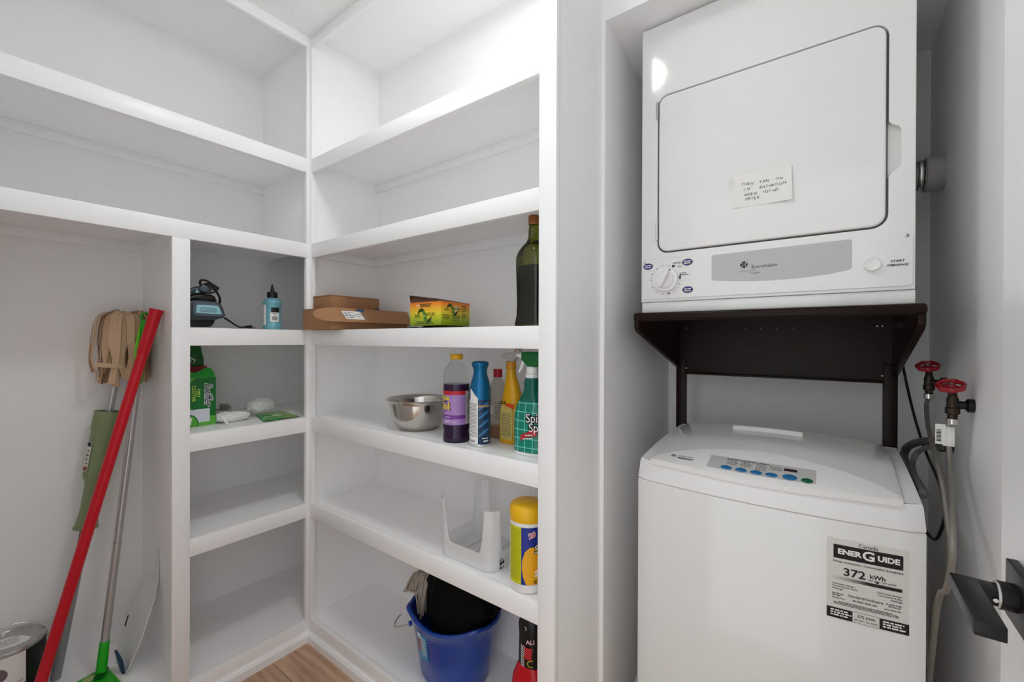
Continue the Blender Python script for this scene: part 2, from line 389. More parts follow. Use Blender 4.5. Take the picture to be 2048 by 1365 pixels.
# ================================================================== DOOR WITH LEVER
DY, DX = -.158, .715
dr = st(box('door_1', -.05, DX, DY - .035, DY, .01, 2.045, M_CASE, bev=.0015))
RX, RZ = .632, .977
hd = box('rosette', RX - .029, RX + .029, DY, DY + .009, RZ - .029, RZ + .029, M_BLKMETAL, dr, bev=.0015)
box('neck', RX - .009, RX + .011, DY + .006, DY + .052, RZ - .009, RZ + .0072, M_BLKMETAL, dr, bev=.0012)
lathe('neck_sleeve', [(.0135, 0), (.0135, .014)], (RX, DY + .006, RZ), M_BLKMETAL, dr, n=24, axis=Vector((0, 1, 0)))
lathe('neck_ring', [(.0125, 0), (.0125, .003)], (RX, DY + .019, RZ), M_CHROME, dr, n=24, axis=Vector((0, 1, 0)))
lv = box('lever', .545, RX + .0112, DY + .033, DY + .0535, RZ - .006, RZ + .0075, M_BLKMETAL, dr, bev=.0012)
lathe('set_screw', [(.002, 0), (.002, .001)], (RX - .0107, DY + .024, RZ - .002), M_CHROME, dr, n=10, axis=Vector((-1, 0, 0)))

# ================================================================== LAUNDRY: stand, dryer, washer
M_BROWN = mat('dark_brown_enamel', (30, 17, 12), .34, var=.06, spec=.18)
sd = thing('dryer_stand', 'dark brown metal stand carrying the dryer above the washer', 'stand', (1.50, .15, 0))
SX0, SX1, SYL, SYR, SZ = 1.245, 1.722, .468, -.168, 1.311
box('front_bar', SX0, SX0 + .022, SYR - .002, SYL + .002, SZ - .024, SZ, M_BROWN, sd, bev=.007, seg=3)
for y0, y1 in ((SYL - .014, SYL), (SYR, SYR + .014)):
    pr = [(SX0 + .004, SZ - .024), (SX0 + .004, SZ - .044), (SX0 + .016, SZ - .056), (1.685, 1.128), (SX1, 1.128), (SX1, SZ - .002), (SX0 + .02, SZ - .002)]
    extrude_dir('side_bracket', [(a, y0, b) for a, b in pr], (0, y1 - y0, 0), M_BROWN, sd, bev=.002)
    box('top_bar', SX0 + .02, SX1, y0 - .006 if y0 > .2 else y0, y1 if y0 > .2 else y1 + .006, SZ - .006, SZ, M_BROWN, sd)
for y0, y1 in ((SYL - .034, SYL - .001), (SYR + .001, SYR + .034)):
    box('leg', 1.690, SX1, y0, y1, 0, 1.16, M_BROWN, sd, bev=.002)
hole = [ell(u, 0, .0042, .0042, 12) for u in (-.082, -.037, .009, .058)]
plate('back_panel', [[(-.3035, -.165), (.3035, -.165), (.3035, .036), (-.3035, .036)]] + hole, .004, faceX(1.700, .150, 1.272), M_BROWN, sd)
box('bottom_flange', 1.672, 1.704, -.134, .434, 1.104, 1.110, M_BROWN, sd, bev=.001)
for y, z in ((.432, 1.275), (.432, 1.125), (-.132, 1.125), (-.132, 1.275), (-.120, 1.275)):
    lathe('screw', [(.0030, 0), (.0024, .003)], (1.6995, y, z), M_CHROME, sd, 10, Vector((-1, 0, 0)))

XD = 1.27; DL, DRt = .4535, -.1525; DZ0, DZ1 = 1.3125, 2.158
dy = thing('dryer', 'white front-loading tumble dryer standing on the dark brown stand', 'dryer', (1.50, .15, DZ0))
box('cabinet', XD + .016, 1.79, DRt, DL, DZ0 + .03, DZ1, M_ENAMEL, dy, bev=.004)
box('base', XD + .004, 1.78, DRt - .001, DL - .001, DZ0, DZ0 + .0305, M_ENAMEL, dy, bev=.002)
fx = faceX(XD)
door = rrect(-.402, .103, 1.490, 1.943, .026)
def grown(d): return rrect(-.402 - d, .103 + d, 1.490 - d, 1.943 + d, .026 + d)
gap = .0045
hole = []                                  # door opening with the finger notch on its right
for u, v in grown(gap):
    hole.append((u, v))
# put the notch into the right edge (between the upper right and lower right corners)
out = []
for i, p in enumerate(hole):
    out.append(p)
    q = hole[(i + 1) % len(hole)]
    if abs(p[0] - (.103 + gap)) < 1e-6 and abs(q[0] - (.103 + gap)) < 1e-6 and p[1] < 1.6 and q[1] > 1.8:
        e = .103 + gap
        out += [(e, 1.598), (e + .006, 1.606), (e + .018, 1.616), (e + .021, 1.622), (e + .021, 1.700), (e + .018, 1.707), (e + .006, 1.714), (e, 1.722)]
plate('front_panel', [[(-DL, 1.3435), (-DRt, 1.3435), (-DRt, DZ1), (-DL, DZ1)], out], .018, fx, M_ENAMEL, dy, bev=.0022)
M_GASKET = mat('grey_rubber_seal', (120, 120, 118), .8)
plate('gasket', [grown(.004), grown(-.012)], .004, faceX(XD + .0115), M_GASKET, dy)
dd = plate('door', [door], .016, faceX(XD - .0035), M_ENAMEL, dy, bev=.0045)
for a, b in ((1.880, 1.930), (1.524, 1.576)):
    v, f = g_lathe([(.0033, 0), (.0033, b - a)], (XD - .0035, .4065, a), 12); g = G().add(v, f)
    for k in range(1, 4): g.add(*g_lathe([(.0036, 0), (.0036, .001)], (XD - .0035, .4065, a + (b - a) * k / 4), 12))
    g.out('hinge', M_CHROME, dd, 40)
# control panel
fp = faceX(XD - .0028)
cp = plate('control_panel', [rrect(-.449, .1485, 1.3515, 1.4705, .010)], .0026, fp, M_ENAMEL, dy, bev=.0009)
plate('panel_ledge', [rrect(-.414, .110, 1.4685, 1.4795, .002)], .0022, faceX(XD - .0016), M_ENAMEL, dy, bev=.0006)
M_GREYP = mat('pale_grey_print', (190, 190, 188), .35, var=.01)
gi = [(-.257, 1.461), (-.2535, 1.4635), (.0405, 1.4665), (.044, 1.463), (.044, 1.400), (.040, 1.396), (.0, 1.389), (-.06, 1.3845), (-.12, 1.3835), (-.18, 1.386), (-.25, 1.3935), (-.257, 1.397)]
poly('name_plate', gi, fp, M_GREYP, cp, .0004)
# maker's emblem: a ring with curls and two script letters
lg = lambda u, v, w=0: fp(-.1785 + u, 1.4295 + v, w)
g = G().add(*g_poly(ell(0, 0, .0088, .0088), lg, .0007)); g.out('emblem', M_INK, cp, recalc=False)
g = G()
for a in range(4):
    ca = math.radians(45 + 90 * a); g.add(*g_poly(ell(.0066 * math.cos(ca), .0066 * math.sin(ca), .0012, .0024, 10, ca), lg, .0009))
g.add(*g_text('GE', .0085, lg, shear=.3, lift=.001)); g.out('emblem_letters', M_GREYP, cp, recalc=False)
text('lettering', 'Spacemaker', .0125, off(fp, -.1635, 1.4225), M_INK, cp, align='LEFT', shear=.3)
text('lettering', '3 Cycles', .0068, off(fp, -.166, 1.406), M_INK, cp, align='LEFT')
patch('rule', -.190, -.150, 1.4122, 1.4128, fp, M_INK, cp, .0007, 1, 1)
text('lettering', 'START', .0068, off(fp, .1235, 1.4075), M_INK, cp, bold=.02, sx=1.15)
text('lettering', 'D\u00c9MARRAGE', .0066, off(fp, .1235, 1.3985), M_INK, cp, bold=.02, sx=.92)
lathe('start_button', [(.0155, 0), (.0155, .006), (.0145, .0085), (.012, .0078), (.006, .0066), (0, .0064)], fp(.080, 1.404), M_PLAST, cp, n=36, axis=Vector((-1, 0, 0)))
lathe('button_collar', [(.0168, 0), (.0168, .001)], fp(.080, 1.404), M_PLAST, cp, n=36, axis=Vector((-1, 0, 0)))
KU, KV = -.381, 1.4065
kn = lathe('timer_knob', [(.0365, 0), (.0365, .004), (.0345, .0075), (.0265, .0085), (.0252, .0105), (.0235, .0125), (0, .013)], fp(KU, KV), M_PLAST, cp, n=44, axis=Vector((-1, 0, 0)))
ka = math.radians(62)
box('grip', -.0055, .0055, -.0255, .0255, 0, .020, M_PLAST, kn, bev=.0035, seg=3, fn=lambda p: fp(KU + p.y * math.cos(ka) - p.x * math.sin(ka), KV + p.y * math.sin(ka) + p.x * math.cos(ka), .010 + p.z))
poly('pointer', [(KU + .0300 * math.cos(ka) + .004 * math.cos(ka + t), KV + .0300 * math.sin(ka) + .004 * math.sin(ka + t)) for t in (0, 2.3, -2.3)], fp, M_GREYINK, kn, .0088)
g = G()
for k in range(22):
    a = math.radians(75 + k * 13.2)
    du, dv = KU + .0425 * math.cos(a), KV + .0425 * math.sin(a); s = .0009 if k % 2 else .0019
    g.add(*g_patch(du - s, du + s, dv - .0008, dv + .0008, fp, .0006, 1, 1))
for du, dv, w, h in ((.022, .0375, .0035, .0032), (.0405, .004, .0022, .0055), (.010, -.0405, .0035, .0014), (.0425, .0125, .002, .0012)):
    g.add(*g_patch(KU + du - w, KU + du + w, KV + dv - h, KV + dv + h, fp, .0006, 1, 1))
g.out('dial_marks', M_INK, cp, recalc=False)['kind'] = 'stuff'
small_print('dial_print', [(KU + .021, KV + .047, .024, .0015), (KU + .022, KV + .0445, .022, .0015), (KU + .034, KV + .0365, .012, .0014), (KU + .034, KV + .034, .012, .0014), (KU + .0395, KV + .016, .018, .0014), (KU + .041, KV + .0118, .018, .0014), (KU + .041, KV + .0098, .024, .0014)], fp, M_GREYINK, cp, nu=1)
M_NAVY = mat('navy_print', (62, 62, 118), .45, var=.02)
for u, v in ((-.432, 1.4495), (-.3205, 1.4515), (-.3195, 1.3735)):
    ov = poly('cycle_badge', ell(u, v, .0145, .0095), fp, M_NAVY, cp, .0006)
    small_print('badge_print', [(u - .009, v + .0025, .018, .0026), (u - .0095, v - .0028, .019, .0026)], fp, M_WHITEINK, ov, .0009, 1)
for u, v in ((.1385, 1.4615), (-.4415, 1.461)):
    lathe('screw', [(.0042, 0), (.0036, .0012), (.0015, .0013), (.0014, .0004)], fp(u, v), M_CHROME, cp, n=14, axis=Vector((-1, 0, 0)))

nt = thing('paper_note', 'handwritten white paper note taped to the dryer door', 'note', onX(1525, 375, XD))
fn = faceX(XD - .0042)
nv = [(-.205, 1.6695), (-.0745, 1.6685), (-.0715, 1.580), (-.2045, 1.5815)]
def note_pt(s, t, w=0):
    u = (nv[0][0] * (1 - s) + nv[1][0] * s) * (1 - t) + (nv[3][0] * (1 - s) + nv[2][0] * s) * t
    v = (nv[0][1] * (1 - s) + nv[1][1] * s) * (1 - t) + (nv[3][1] * (1 - s) + nv[2][1] * s) * t
    b = .0016 * math.sin(s * 5) * math.sin(t * 4 + 1) + .0028 * max(0, s - .7) / .3 + .0012
    return fn(u, v, b + w)
n = 14
mesh('sheet', [note_pt(i / n, j / n) for j in range(n + 1) for i in range(n + 1)], [(j * (n + 1) + i, j * (n + 1) + i + 1, (j + 1) * (n + 1) + i + 1, (j + 1) * (n + 1) + i) for j in range(n) for i in range(n)], M_PAPER, nt, 60)
nf = lambda u, v, w=0: note_pt(u, 1 - v, w)
def hand(s, u0, v0, size):
    g = G(); rnd = random.Random(hash(s) % 97 if False else len(s)); u = u0
    for ch in s:
        if ch == ' ': u += size * .055; continue
        a = rnd.uniform(-.12, .12); dv = rnd.uniform(-.012, .012)
        vv, ff = g_text(ch, size, lambda p, q, w=0, u=u, dv=dv, a=a: nf(u + (p * math.cos(a) - q * math.sin(a)) * .072, v0 + dv + (p * math.sin(a) + q * math.cos(a)) * .105, w), align='LEFT', shear=.15, lift=.0006, bold=-.006)
        g.add(vv, ff); u += size * (.05 if ch not in 'MWO' else .066)
    g.out('handwriting', M_INK, nt, recalc=False)['kind'] = 'stuff'
hand('TURN  FAN  ON', .15, .66, 1.02); hand('IN   BATHROOM', .19, .50, 1.02); hand('WHEN  USING', .19, .345, 1.02); hand('DRYER', .21, .21, 1.02)
M_TAPE = mat('clear_tape', (235, 236, 236), .08, var=0, alpha=.2)
patch('tape', -.219, -.200, 1.640, 1.662, fn, M_TAPE, nt, .0042, 2, 2)

# ------------------------------------------------------------------ washer
WL, WR, WX, WB = .4385, -.1645, 1.20, 1.684; WC = (WL + WR) / 2; WH = (WL - WR) / 2
def bulge(y): return .030 * max(0, 1 - ((y - WC) / WH) ** 2)
wa = thing('washer', 'white top-loading washing machine under the dryer stand', 'washer', (1.44, WC, 0))
SEAM = .835
def wring(z, dx=0, dyy=0, k=24, front=0):
    """plan outline of the washer: bowed front, square back"""
    pts = []
    for i in range(k + 1):
        y = WL + dyy - (WL - WR + 2 * dyy) * i / k
        e = abs(y - WC) / (WH + dyy); rnd_ = .010 * max(0, (e - .955) / .045) ** 2
        pts.append(Vector((WX - bulge(y) + rnd_ + front - dx, y, z)))
    pts += [Vector((WB, WR - dyy, z)), Vector((WB, WL + dyy, z))]
    return pts
v, f = g_loft([wring(.03), wring(SEAM - .0035), wring(SEAM - .0008, -.0012, -.0012)]); mesh('cabinet', v, f, M_ENAMEL, wa, 40)
v, f = g_loft([wring(0.0, -.02, -.02), wring(.03, -.02, -.02)]); mesh('plinth', v, f, M_BLACK, wa)
v, f = g_loft([wring(SEAM - .004, -.004, -.004), wring(SEAM + .004, -.004, -.004)]); mesh('inner_lip', v, f, M_ENAMEL, wa)
# top cover: sloped skirt, side ramps, domed middle; height field over the plan
LYL, LYR = .400, -.128      # the raised middle (console + lid)
def deck(s):  # side ramp profile, s = 0 front .. 1 back
    return .892 + .030 * (1 - (1 - s) ** 2.2) if s < .92 else .892 + .030 - .10 * (s - .92)
NXg = 26
rows = [wring(SEAM + .0008, -.0012, -.0012), wring(SEAM + .003), wring(.882, -.010, -.003), wring(.890, -.014, -.005)]
rings = rows
v, f = g_loft(rings, cap0=True, cap1=False)
g = G().add(v, f)
grid = []
kk = 24
for i in range(kk + 1):
    col = []; p0 = rings[-1][i]
    for j in range(NXg + 1):
        s = j / NXg; y = p0.y; X = p0.x + (WB - p0.x) * s
        col.append(Vector((X, y, deck(s) - .002 * (abs(y - WC) / WH) ** 6)))
    grid.append(col)
vv = [p for c in grid for p in c]; ff = [(i * (NXg + 1) + j, (i + 1) * (NXg + 1) + j, (i + 1) * (NXg + 1) + j + 1, i * (NXg + 1) + j + 1) for i in range(kk) for j in range(NXg)]
g.add(vv, ff); g.add([WB_ for WB_ in [Vector((WB, WR + .0, SEAM)), Vector((WB, WL, SEAM)), Vector((WB, WL, .915)), Vector((WB, WR, .915))]], [(0, 1, 2, 3)])
g.add([grid[0][0], grid[0][NXg], Vector((WB, WL, SEAM)), rings[0][0]] , [(0, 1, 2, 3)]); g.add([grid[kk][0], grid[kk][NXg], Vector((WB, WR, SEAM)), rings[0][kk]], [(0, 1, 2, 3)])
g.out('top_cover', M_PLAST, wa, 40)
def dome(y, X):
    """height of the raised middle: rises from the front lip, crowned across, falls off behind"""
    e = (y - (LYL + LYR) / 2) / ((LYL - LYR) / 2); e2 = max(0, 1 - e * e)
    s = (X - 1.175) / (1.66 - 1.175); s = min(max(s, 0), 1)
    base = .891 + .034 * min(1, s / .42) ** .8 * (1 if s < .42 else 1) + .010 * math.sin(min(1, max(0, (s - .3) / .7)) * math.pi * .62)
    crown = .022 * e2 ** .8 * min(1, s / .35) ** .7
    tail = -.045 * max(0, (s - .86) / .14) ** 1.6
    return base + crown + tail
def lip_x(y): return WX - bulge(y) + .006
def arc_x(y):   # where console ends and lid begins
    e = (y - (LYL + LYR) / 2) / ((LYL - LYR) / 2)
    return lip_x(y) + .012 + .118 * max(0, 1 - e * e) ** .75
def field(name, xa, xb, m, parent, lift=0, skirt=.014, n1=30, n2=14):
    top = []
    for i in range(n1 + 1):
        y = LYL + (LYR - LYL) * i / n1; a, b = xa(y), xb(y)
        top.append([Vector((a + (b - a) * j / n2, y, dome(y, a + (b - a) * j / n2) + lift)) for j in range(n2 + 1)])
    w = n2 + 1; v = [p for c in top for p in c]; f = [(i * w + j, (i + 1) * w + j, (i + 1) * w + j + 1, i * w + j + 1) for i in range(n1) for j in range(n2)]
    edge = [i * w for i in range(n1 + 1)] + [n1 * w + j for j in range(1, w)] + [i * w + n2 for i in range(n1 - 1, -1, -1)] + [j for j in range(n2 - 1, 0, -1)]
    k = len(v); v += [v[i] - Vector((0, 0, skirt)) for i in edge]; ne = len(edge)
    f += [(edge[i], edge[(i + 1) % ne], k + (i + 1) % ne, k + i) for i in range(ne)]; f.append(tuple(range(k, k + ne)))
    return mesh(name, v, f, m, parent, 42)
M_LIDP = mat('lid_plastic', (222, 222, 220), .09, var=.006, coat=.4)
co = field('console', lip_x, lambda y: arc_x(y) - .0008, M_PLAST, wa)
li = field('lid', lambda y: arc_x(y) + .0008, lambda y: 1.655, M_LIDP, wa, lift=.0005)
def cf(u, v, w=0):   # print on the console: u to the right, v = distance back from the lip
    y = -u; X = lip_x(y) + v; h = dome(y, X); dz = (dome(y, X + .004) - h) / .004; nn = Vector((-dz, 0, 1)).normalized()
    return Vector((X, y, h)) + nn * (w + .0003)
dp = patch('display_panel', -.253, -.021, .018, .076, cf, M_GREYP, co, .0006, 24, 6)
M_BLUEB = mat('blue_button', (28, 106, 158), .35, var=.04); M_GREENB = mat('green_button', (10, 92, 60), .35, var=.05)
for u, v, ru, rv, m in ((-.2075, .027, .0135, .0082, M_BLUEB), (-.174, .027, .0135, .0082, M_BLUEB), (-.1405, .027, .0135, .0082, M_BLUEB), (-.1085, .027, .0135, .0082, M_BLUEB), (-.0715, .029, .0150, .0115, M_BLUEB), (-.0375, .0255, .0120, .0090, M_GREENB)):
    pts = ell(u, v, ru, rv, 26); inn = ell(u, v, ru * .82, rv * .8, 26)
    ringv = [cf(a, b, .0006) for a, b in pts] + [cf(a, b, .0022) for a, b in inn]
    mesh('button', ringv, [(i, (i + 1) % 26, 26 + (i + 1) % 26, 26 + i) for i in range(26)] + [tuple(range(26, 52))], m, co, 60)
patch('readout', -.085, -.058, .052, .063, cf, mat('dark_readout', (38, 20, 20), .15, var=.1), co, .0012, 4, 2)
small_print('panel_print', [(-.213, .068, .10, .0028)], cf, M_INK, co, .0012, 1)
rowsp = []
for u0, n_ in ((-.208, 4), (-.176, 4), (-.1425, 5), (-.112, 3)):
    for k in range(n_): rowsp += [(u0 + .004, .0625 - k * .0062, .016 + .004 * ((k * 7) % 3) / 2, .0022)]
small_print('panel_print', rowsp, cf, M_GREYINK, co, .0012, 1)
g = G()
for u0, n_ in ((-.208, 4), (-.176, 4), (-.1425, 5), (-.112, 3)):
    for k in range(n_): g.add(*g_patch(u0 - .001, u0 + .0015, .0612 - k * .0062, .0638 - k * .0062, cf, .0012, 1, 1))
g.out('indicator_marks', M_INK, co, recalc=False)['kind'] = 'stuff'
g = G().add(*g_poly(ell(-.345, .040, .0072, .0060), cf, .0008)); g.out('emblem', M_GREYINK, co, recalc=False)
text('emblem_letters', 'GE', .007, off(cf, -.345, .040), M_WHITEINK, co, shear=.3, lift=.0012)
text('lettering', 'Spacemaker', .0085, off(cf, -.332, .043), M_INK, co, align='LEFT', shear=.3, lift=.0009)
small_print('maker_print', [(-.332, .0335, .044, .0022), (-.332, .0295, .036, .0022)], cf, M_INK, co, .0009, 1)
def lf(u, v, w=0):
    y = -u; h = dome(y, v); dz = (dome(y, v + .004) - h) / .004; nn = Vector((-dz, 0, 1)).normalized(); return Vector((v, y, h + .0005)) + nn * w
gr_ = []   # finger grip: an upright lip across the lid that faces the room, falling back into the lid
for i in range(17):
    u = -.236 + .179 * i / 16; a, b = lf(u, 1.478), lf(u, 1.535); gr_.append([a - Vector((0, 0, .002)), a + Vector((.003, 0, .0125)), b + Vector((0, 0, .0012)), b - Vector((0, 0, .002))])
v, f = g_loft(gr_); mesh('finger_grip', v, f, M_LIDP, li, 30)
# energy label, on the bowed front
lb = thing('energy_label', 'white and black energy rating label stuck on the washer front', 'label', (WX - .03, -.07, .62))
def wf_(u, v, w=0): y = -u; return Vector((WX - bulge(y) - w - .0003, y, v))
M_LABEL = mat('label_paper', (222, 219, 214), .45, var=.025, scale=30)
L0, L1 = .0005, .1365; q = lambda a: L0 + (L1 - L0) * a
def lz(t): return .797 - .175 * t
patch('sheet', L0, L1, lz(1), lz(0), wf_, M_LABEL, lb, .0002, 14, 2)
patch('title_band', q(.085), q(.935), lz(.245), lz(.075), wf_, M_INK, lb, .0005, 12, 1)
text('lettering', 'ENER', .0155, off(wf_, q(.285), lz(.158)), M_WHITEINK, lb, bold=.045, lift=.0009, sx=1.08)
text('lettering', 'G', .0265, off(wf_, q(.525), lz(.158)), M_WHITEINK, lb, bold=.03, lift=.0009, sx=1.12)
text('lettering', 'UIDE', .0155, off(wf_, q(.765), lz(.158)), M_WHITEINK, lb, bold=.045, lift=.0009, sx=1.05)
text('lettering', 'Canada', .0110, off(wf_, q(.52), lz(.045)), M_INK, lb, lift=.0007, sx=1.0)
text('lettering', 'Energy consumption / Consommation \u00e9nerg\u00e9tique', .0058, off(wf_, q(.51), lz(.283)), M_INK, lb, bold=.015, lift=.0007, sx=.98)
text('lettering', '372', .0230, off(wf_, q(.35), lz(.405)), M_INK, lb, bold=.02, lift=.0007, sx=1.12)
text('lettering', 'kWh', .0125, off(wf_, q(.635), lz(.395)), M_INK, lb, bold=.02, lift=.0007, sx=1.05)
text('lettering', 'per year / par ann\u00e9e', .0055, off(wf_, q(.69), lz(.437)), M_INK, lb, bold=.01, lift=.0007)
mgr = ramp_mat('grey_scale_print', [(0, (30, 28, 27)), (.45, (40, 38, 37)), (1, (205, 203, 200))], 1, -.045, .055)
patch('scale_bar', q(.075), q(.925), lz(.51), lz(.47), wf_, mgr, lb, .0006, 12, 1)
poly('scale_pointer', [(q(.60), lz(.445)), (q(.66), lz(.445)), (q(.63), lz(.468))], wf_, M_INK, lb, .0007)
def para(lines, u, t, size, al):
    for k, s in enumerate(lines): text('lettering', s, size, off(wf_, q(u), lz(t + k * .031)), M_INK, lb, align=al, bold=.012, lift=.0007)
para(['Uses least energy /', 'Consomme le moins', "d'\u00e9nergie"], .07, .565, .0052, 'LEFT')
para(['Uses most energy /', 'Consomme le plus', "d'\u00e9nergie"], .93, .565, .0052, 'RIGHT')
text('lettering', 'Standard/Ordinaire', .0075, off(wf_, q(.49), lz(.685)), M_INK, lb, bold=.012, lift=.0007)
small_print('fine_print', [(q(.07), lz(.69), .020, .0024), (q(.07), lz(.712), .017, .0024), (q(.07), lz(.745), .022, .0022), (q(.73), lz(.68), .026, .0024), (q(.76), lz(.705), .020, .0024), (q(.72), lz(.745), .028, .0022), (q(.33), lz(.735), .042, .003), (q(.09), lz(.80), .108, .002), (q(.09), lz(.817), .108, .002), (q(.15), lz(.785), .09, .0018)], wf_, M_GREYINK, lb, .0007, 1)
patch('footer_band', L0, q(.33), lz(1), lz(.87), wf_, M_INK, lb, .0005, 5, 1); patch('footer_band', q(.66), L1 + .001, lz(1), lz(.87), wf_, M_INK, lb, .0005, 5, 1)
small_print('footer_print', [(q(.05), lz(.90), .032, .003), (q(.05), lz(.93), .036, .003), (q(.05), lz(.96), .030, .003), (q(.70), lz(.90), .034, .003), (q(.70), lz(.93), .030, .003), (q(.70), lz(.96), .036, .003)], wf_, M_WHITEINK, lb, .0008, 1)
text('lettering', '372 kWh', .0080, off(wf_, q(.50), lz(.915)), M_INK, lb, bold=.012, lift=.0007)
text('lettering', 'per year / par ann\u00e9e', .0048, off(wf_, q(.495), lz(.96)), M_INK, lb, bold=.012, lift=.0007)
g = G()
for t in (.868, .998): g.add(*g_patch(q(.33), q(.66), lz(t) - .0003, lz(t) + .0003, wf_, .0006, 3, 1))
g.out('footer_rule', M_INK, lb, recalc=False)

# ================================================================== PLUMBING BESIDE THE WASHER
M_RED = mat('red_handle_paint', (150, 14, 30), .25, var=.05, coat=.3)
M_BRASSD = mat('aged_valve_metal', (62, 50, 42), .4, .7, var=.2, scale=60)
M_BRAID = mat('braided_steel', (150, 146, 138), .38, .8, var=.25, scale=400, bump=.6, bscale=900)
M_HOSE = mat('grey_drain_hose', (92, 92, 91), .45, var=.05)
def valve(name, label, c, ax, foot, k_=.70):
    t = thing(name, label, 'valve', foot)
    c = Vector(c); ax = Vector(ax).normalized(); u, w = frame_of(ax); n = 60
    def ring(r, h, lob=.0): return [c + ax * h + (u * math.cos(2 * math.pi * k / n) + w * math.sin(2 * math.pi * k / n)) * (r * k_ * (1 + lob * math.cos(7 * 2 * math.pi * k / n))) for k in range(n)]
    # lobed rim with a torus-like section, and a hub with three spokes
    rim = [ring(.0275, .002, .03), ring(.031, .000, .05), ring(.0355, .003, .06), ring(.036, .008, .06), ring(.032, .012, .05), ring(.026, .0105, .03), ring(.0235, .006, .02), ring(.0275, .002, .03)]
    g = G().add(*g_loft(rim, False, False))
    for k in range(3):
        a = 2 * math.pi * k / 3 + .5; d = u * math.cos(a) + w * math.sin(a); e = ax.cross(d)
        g.add(*g_loft([[c + d * r * k_ + e * s * wd_ * k_ + ax * h for s, h in ((-1, .002), (1, .002), (1, .008), (-1, .008))] for r, wd_ in ((.005, .0085), (.014, .0065), (.027, .011))]))
    g.add(*g_lathe([(.008, 0), (.009, .006), (.0065, .010)], c, 20, ax))
    hw = g.out('hand_wheel', M_RED, t, 45)
    lathe('wheel_screw', [(.0045, .010), (.004, .0125), (0, .013)], c, M_CHROME, hw, 14, ax)
    lathe('stem', [(.006, -.018), (.006, .004)], c, M_BRASSD, t, 14, ax)
    return t
c1, c2 = onY(1856, 737, -.222), onY(1902, 777, -.2235)
b1, b2 = Vector((c1.x + .014, -.226, c1.z - .040)), Vector((c2.x + .012, -.228, c2.z - .038))
for nm, lab, c, b, sz in (('stop_valve', 'red wheel water valve on the niche wall, next to the black power cord', c1, b1, 1), ('stop_valve', 'red wheel water valve on the niche wall with the price-tagged hose', c2, b2, 1)):
    t = valve(nm, lab, c, (-.42, .12, .90), (b.x, -.262, b.z))
    g = G(); g.add(*g_lathe([(.007, .034), (.008, .02), (.0105, .012), (.0105, -.006), (.0125, -.008), (.0125, -.020), (.009, -.022), (.0085, -.034)], b, 20)); g.out('valve_body', M_BRASSD, t, 40)
    lathe('wall_pipe', [(.009, 0), (.009, .020), (.015, .024), (.015, .034)], b, M_BLACK, t, 18, Vector((0, -1, 0)))
    lathe('coupling', [(.008, -.030), (.0112, -.032), (.0112, -.044), (.007, -.048)], b, M_CHROME, t, 6 if False else 16)
def hose(name, label, pts, r, m, cat='hose', k=8, n=10):
    t = thing(name, label, cat, pts[-1]); tube('tube', spline(pts, k), r, m, t, n=n); return t
h1 = [b1 + Vector((0, 0, -.045))] + [onY(x, y, Y) for x, y, Y in ((1853, 810, -.222), (1856, 850, -.214), (1868, 900, -.210), (1882, 960, -.210), (1893, 1030, -.212), (1898, 1090, -.214), (1895, 1140, -.216), (1885, 1180, -.214), (1868, 1205, -.208))] + [Vector((1.46, -.204, .40)), Vector((1.60, -.202, .42))]
hose('supply_hose', 'braided steel supply hose without a tag, curving down beside the washer', h1, .0052, M_BRAID)
h2 = [b2 + Vector((0, 0, -.045))] + [onY(x, y, Y) for x, y, Y in ((1898, 850, -.226), (1898, 900, -.225), (1900, 960, -.214), (1903, 1020, -.199), (1906, 1080, -.191), (1904, 1130, -.189), (1893, 1180, -.186), (1875, 1212, -.182))] + [Vector((1.34, -.182, .40)), Vector((1.46, -.182, .37))]
t = hose('supply_hose', 'braided steel supply hose with a white price tag, beside the washer', h2, .0055, M_BRAID)
pt = onY(1898, 872, -.2255)
tg = box('price_tag', pt.x - .006, pt.x + .0062, pt.y - .009, pt.y + .011, pt.z - .024, pt.z + .022, M_PAPER, t, bev=.002)
ft = faceX(pt.x - .0062, pt.y, pt.z)
patch('tag_flag', -.024, -.006, -.020, .026, ft, M_PAPER, tg, .001, 1, 1); 
g = G()
for k in range(9): g.add(*g_patch(-.022, -.014, -.014 + k * .0032, -.0125 + k * .0032 + (.0008 if k % 3 == 0 else 0), ft, .0016, 1, 1))
g.out('barcode', M_INK, tg, recalc=False)['kind'] = 'stuff'
# drain hose with ribs and its hook
dpth = spline([onY(x, y, Y) for x, y, Y in ((1846, 990, -.176), (1833, 965, -.180), (1817, 938, -.186), (1808, 915, -.192), (1813, 897, -.200), (1830, 887, -.210), (1855, 883, -.222), (1885, 885, -.240))], 14)
t = thing('drain_hose', 'grey ribbed drain hose hooked into the wall behind the washer', 'hose', dpth[0])
tube('ribbed_tube', dpth, [.0092 + (.0016 if i % 3 else -.0010) for i in range(len(dpth))], M_HOSE, t, n=14)
hook = spline([onY(x, y, Y) for x, y, Y in ((1845, 985, -.170), (1832, 958, -.174), (1825, 930, -.180), (1833, 908, -.190), (1852, 897, -.206), (1885, 896, -.232))], 10)
tube('hook_guide', hook, .0062, M_HOSE, t, n=12)
lathe('stand_pipe', [(.021, 0), (.021, .026)], onY(1905, 890, -.262), M_BLACK, t, 20, Vector((0, 1, 0)))
cp_ = [Vector((1.735, -.186, 1.30))] + [onY(x, y, Y) for x, y, Y in ((1803, 705, -.190), (1812, 762, -.206), (1830, 838, -.222), (1852, 905, -.240), (1878, 965, -.244), (1889, 1010, -.242), (1886, 1050, -.234), (1866, 1079, -.222))] + [Vector((1.66, -.200, .74))]
hose('power_cord', 'black power cord hanging behind the red water valves', cp_, .0036, M_BLACK, 'cord')
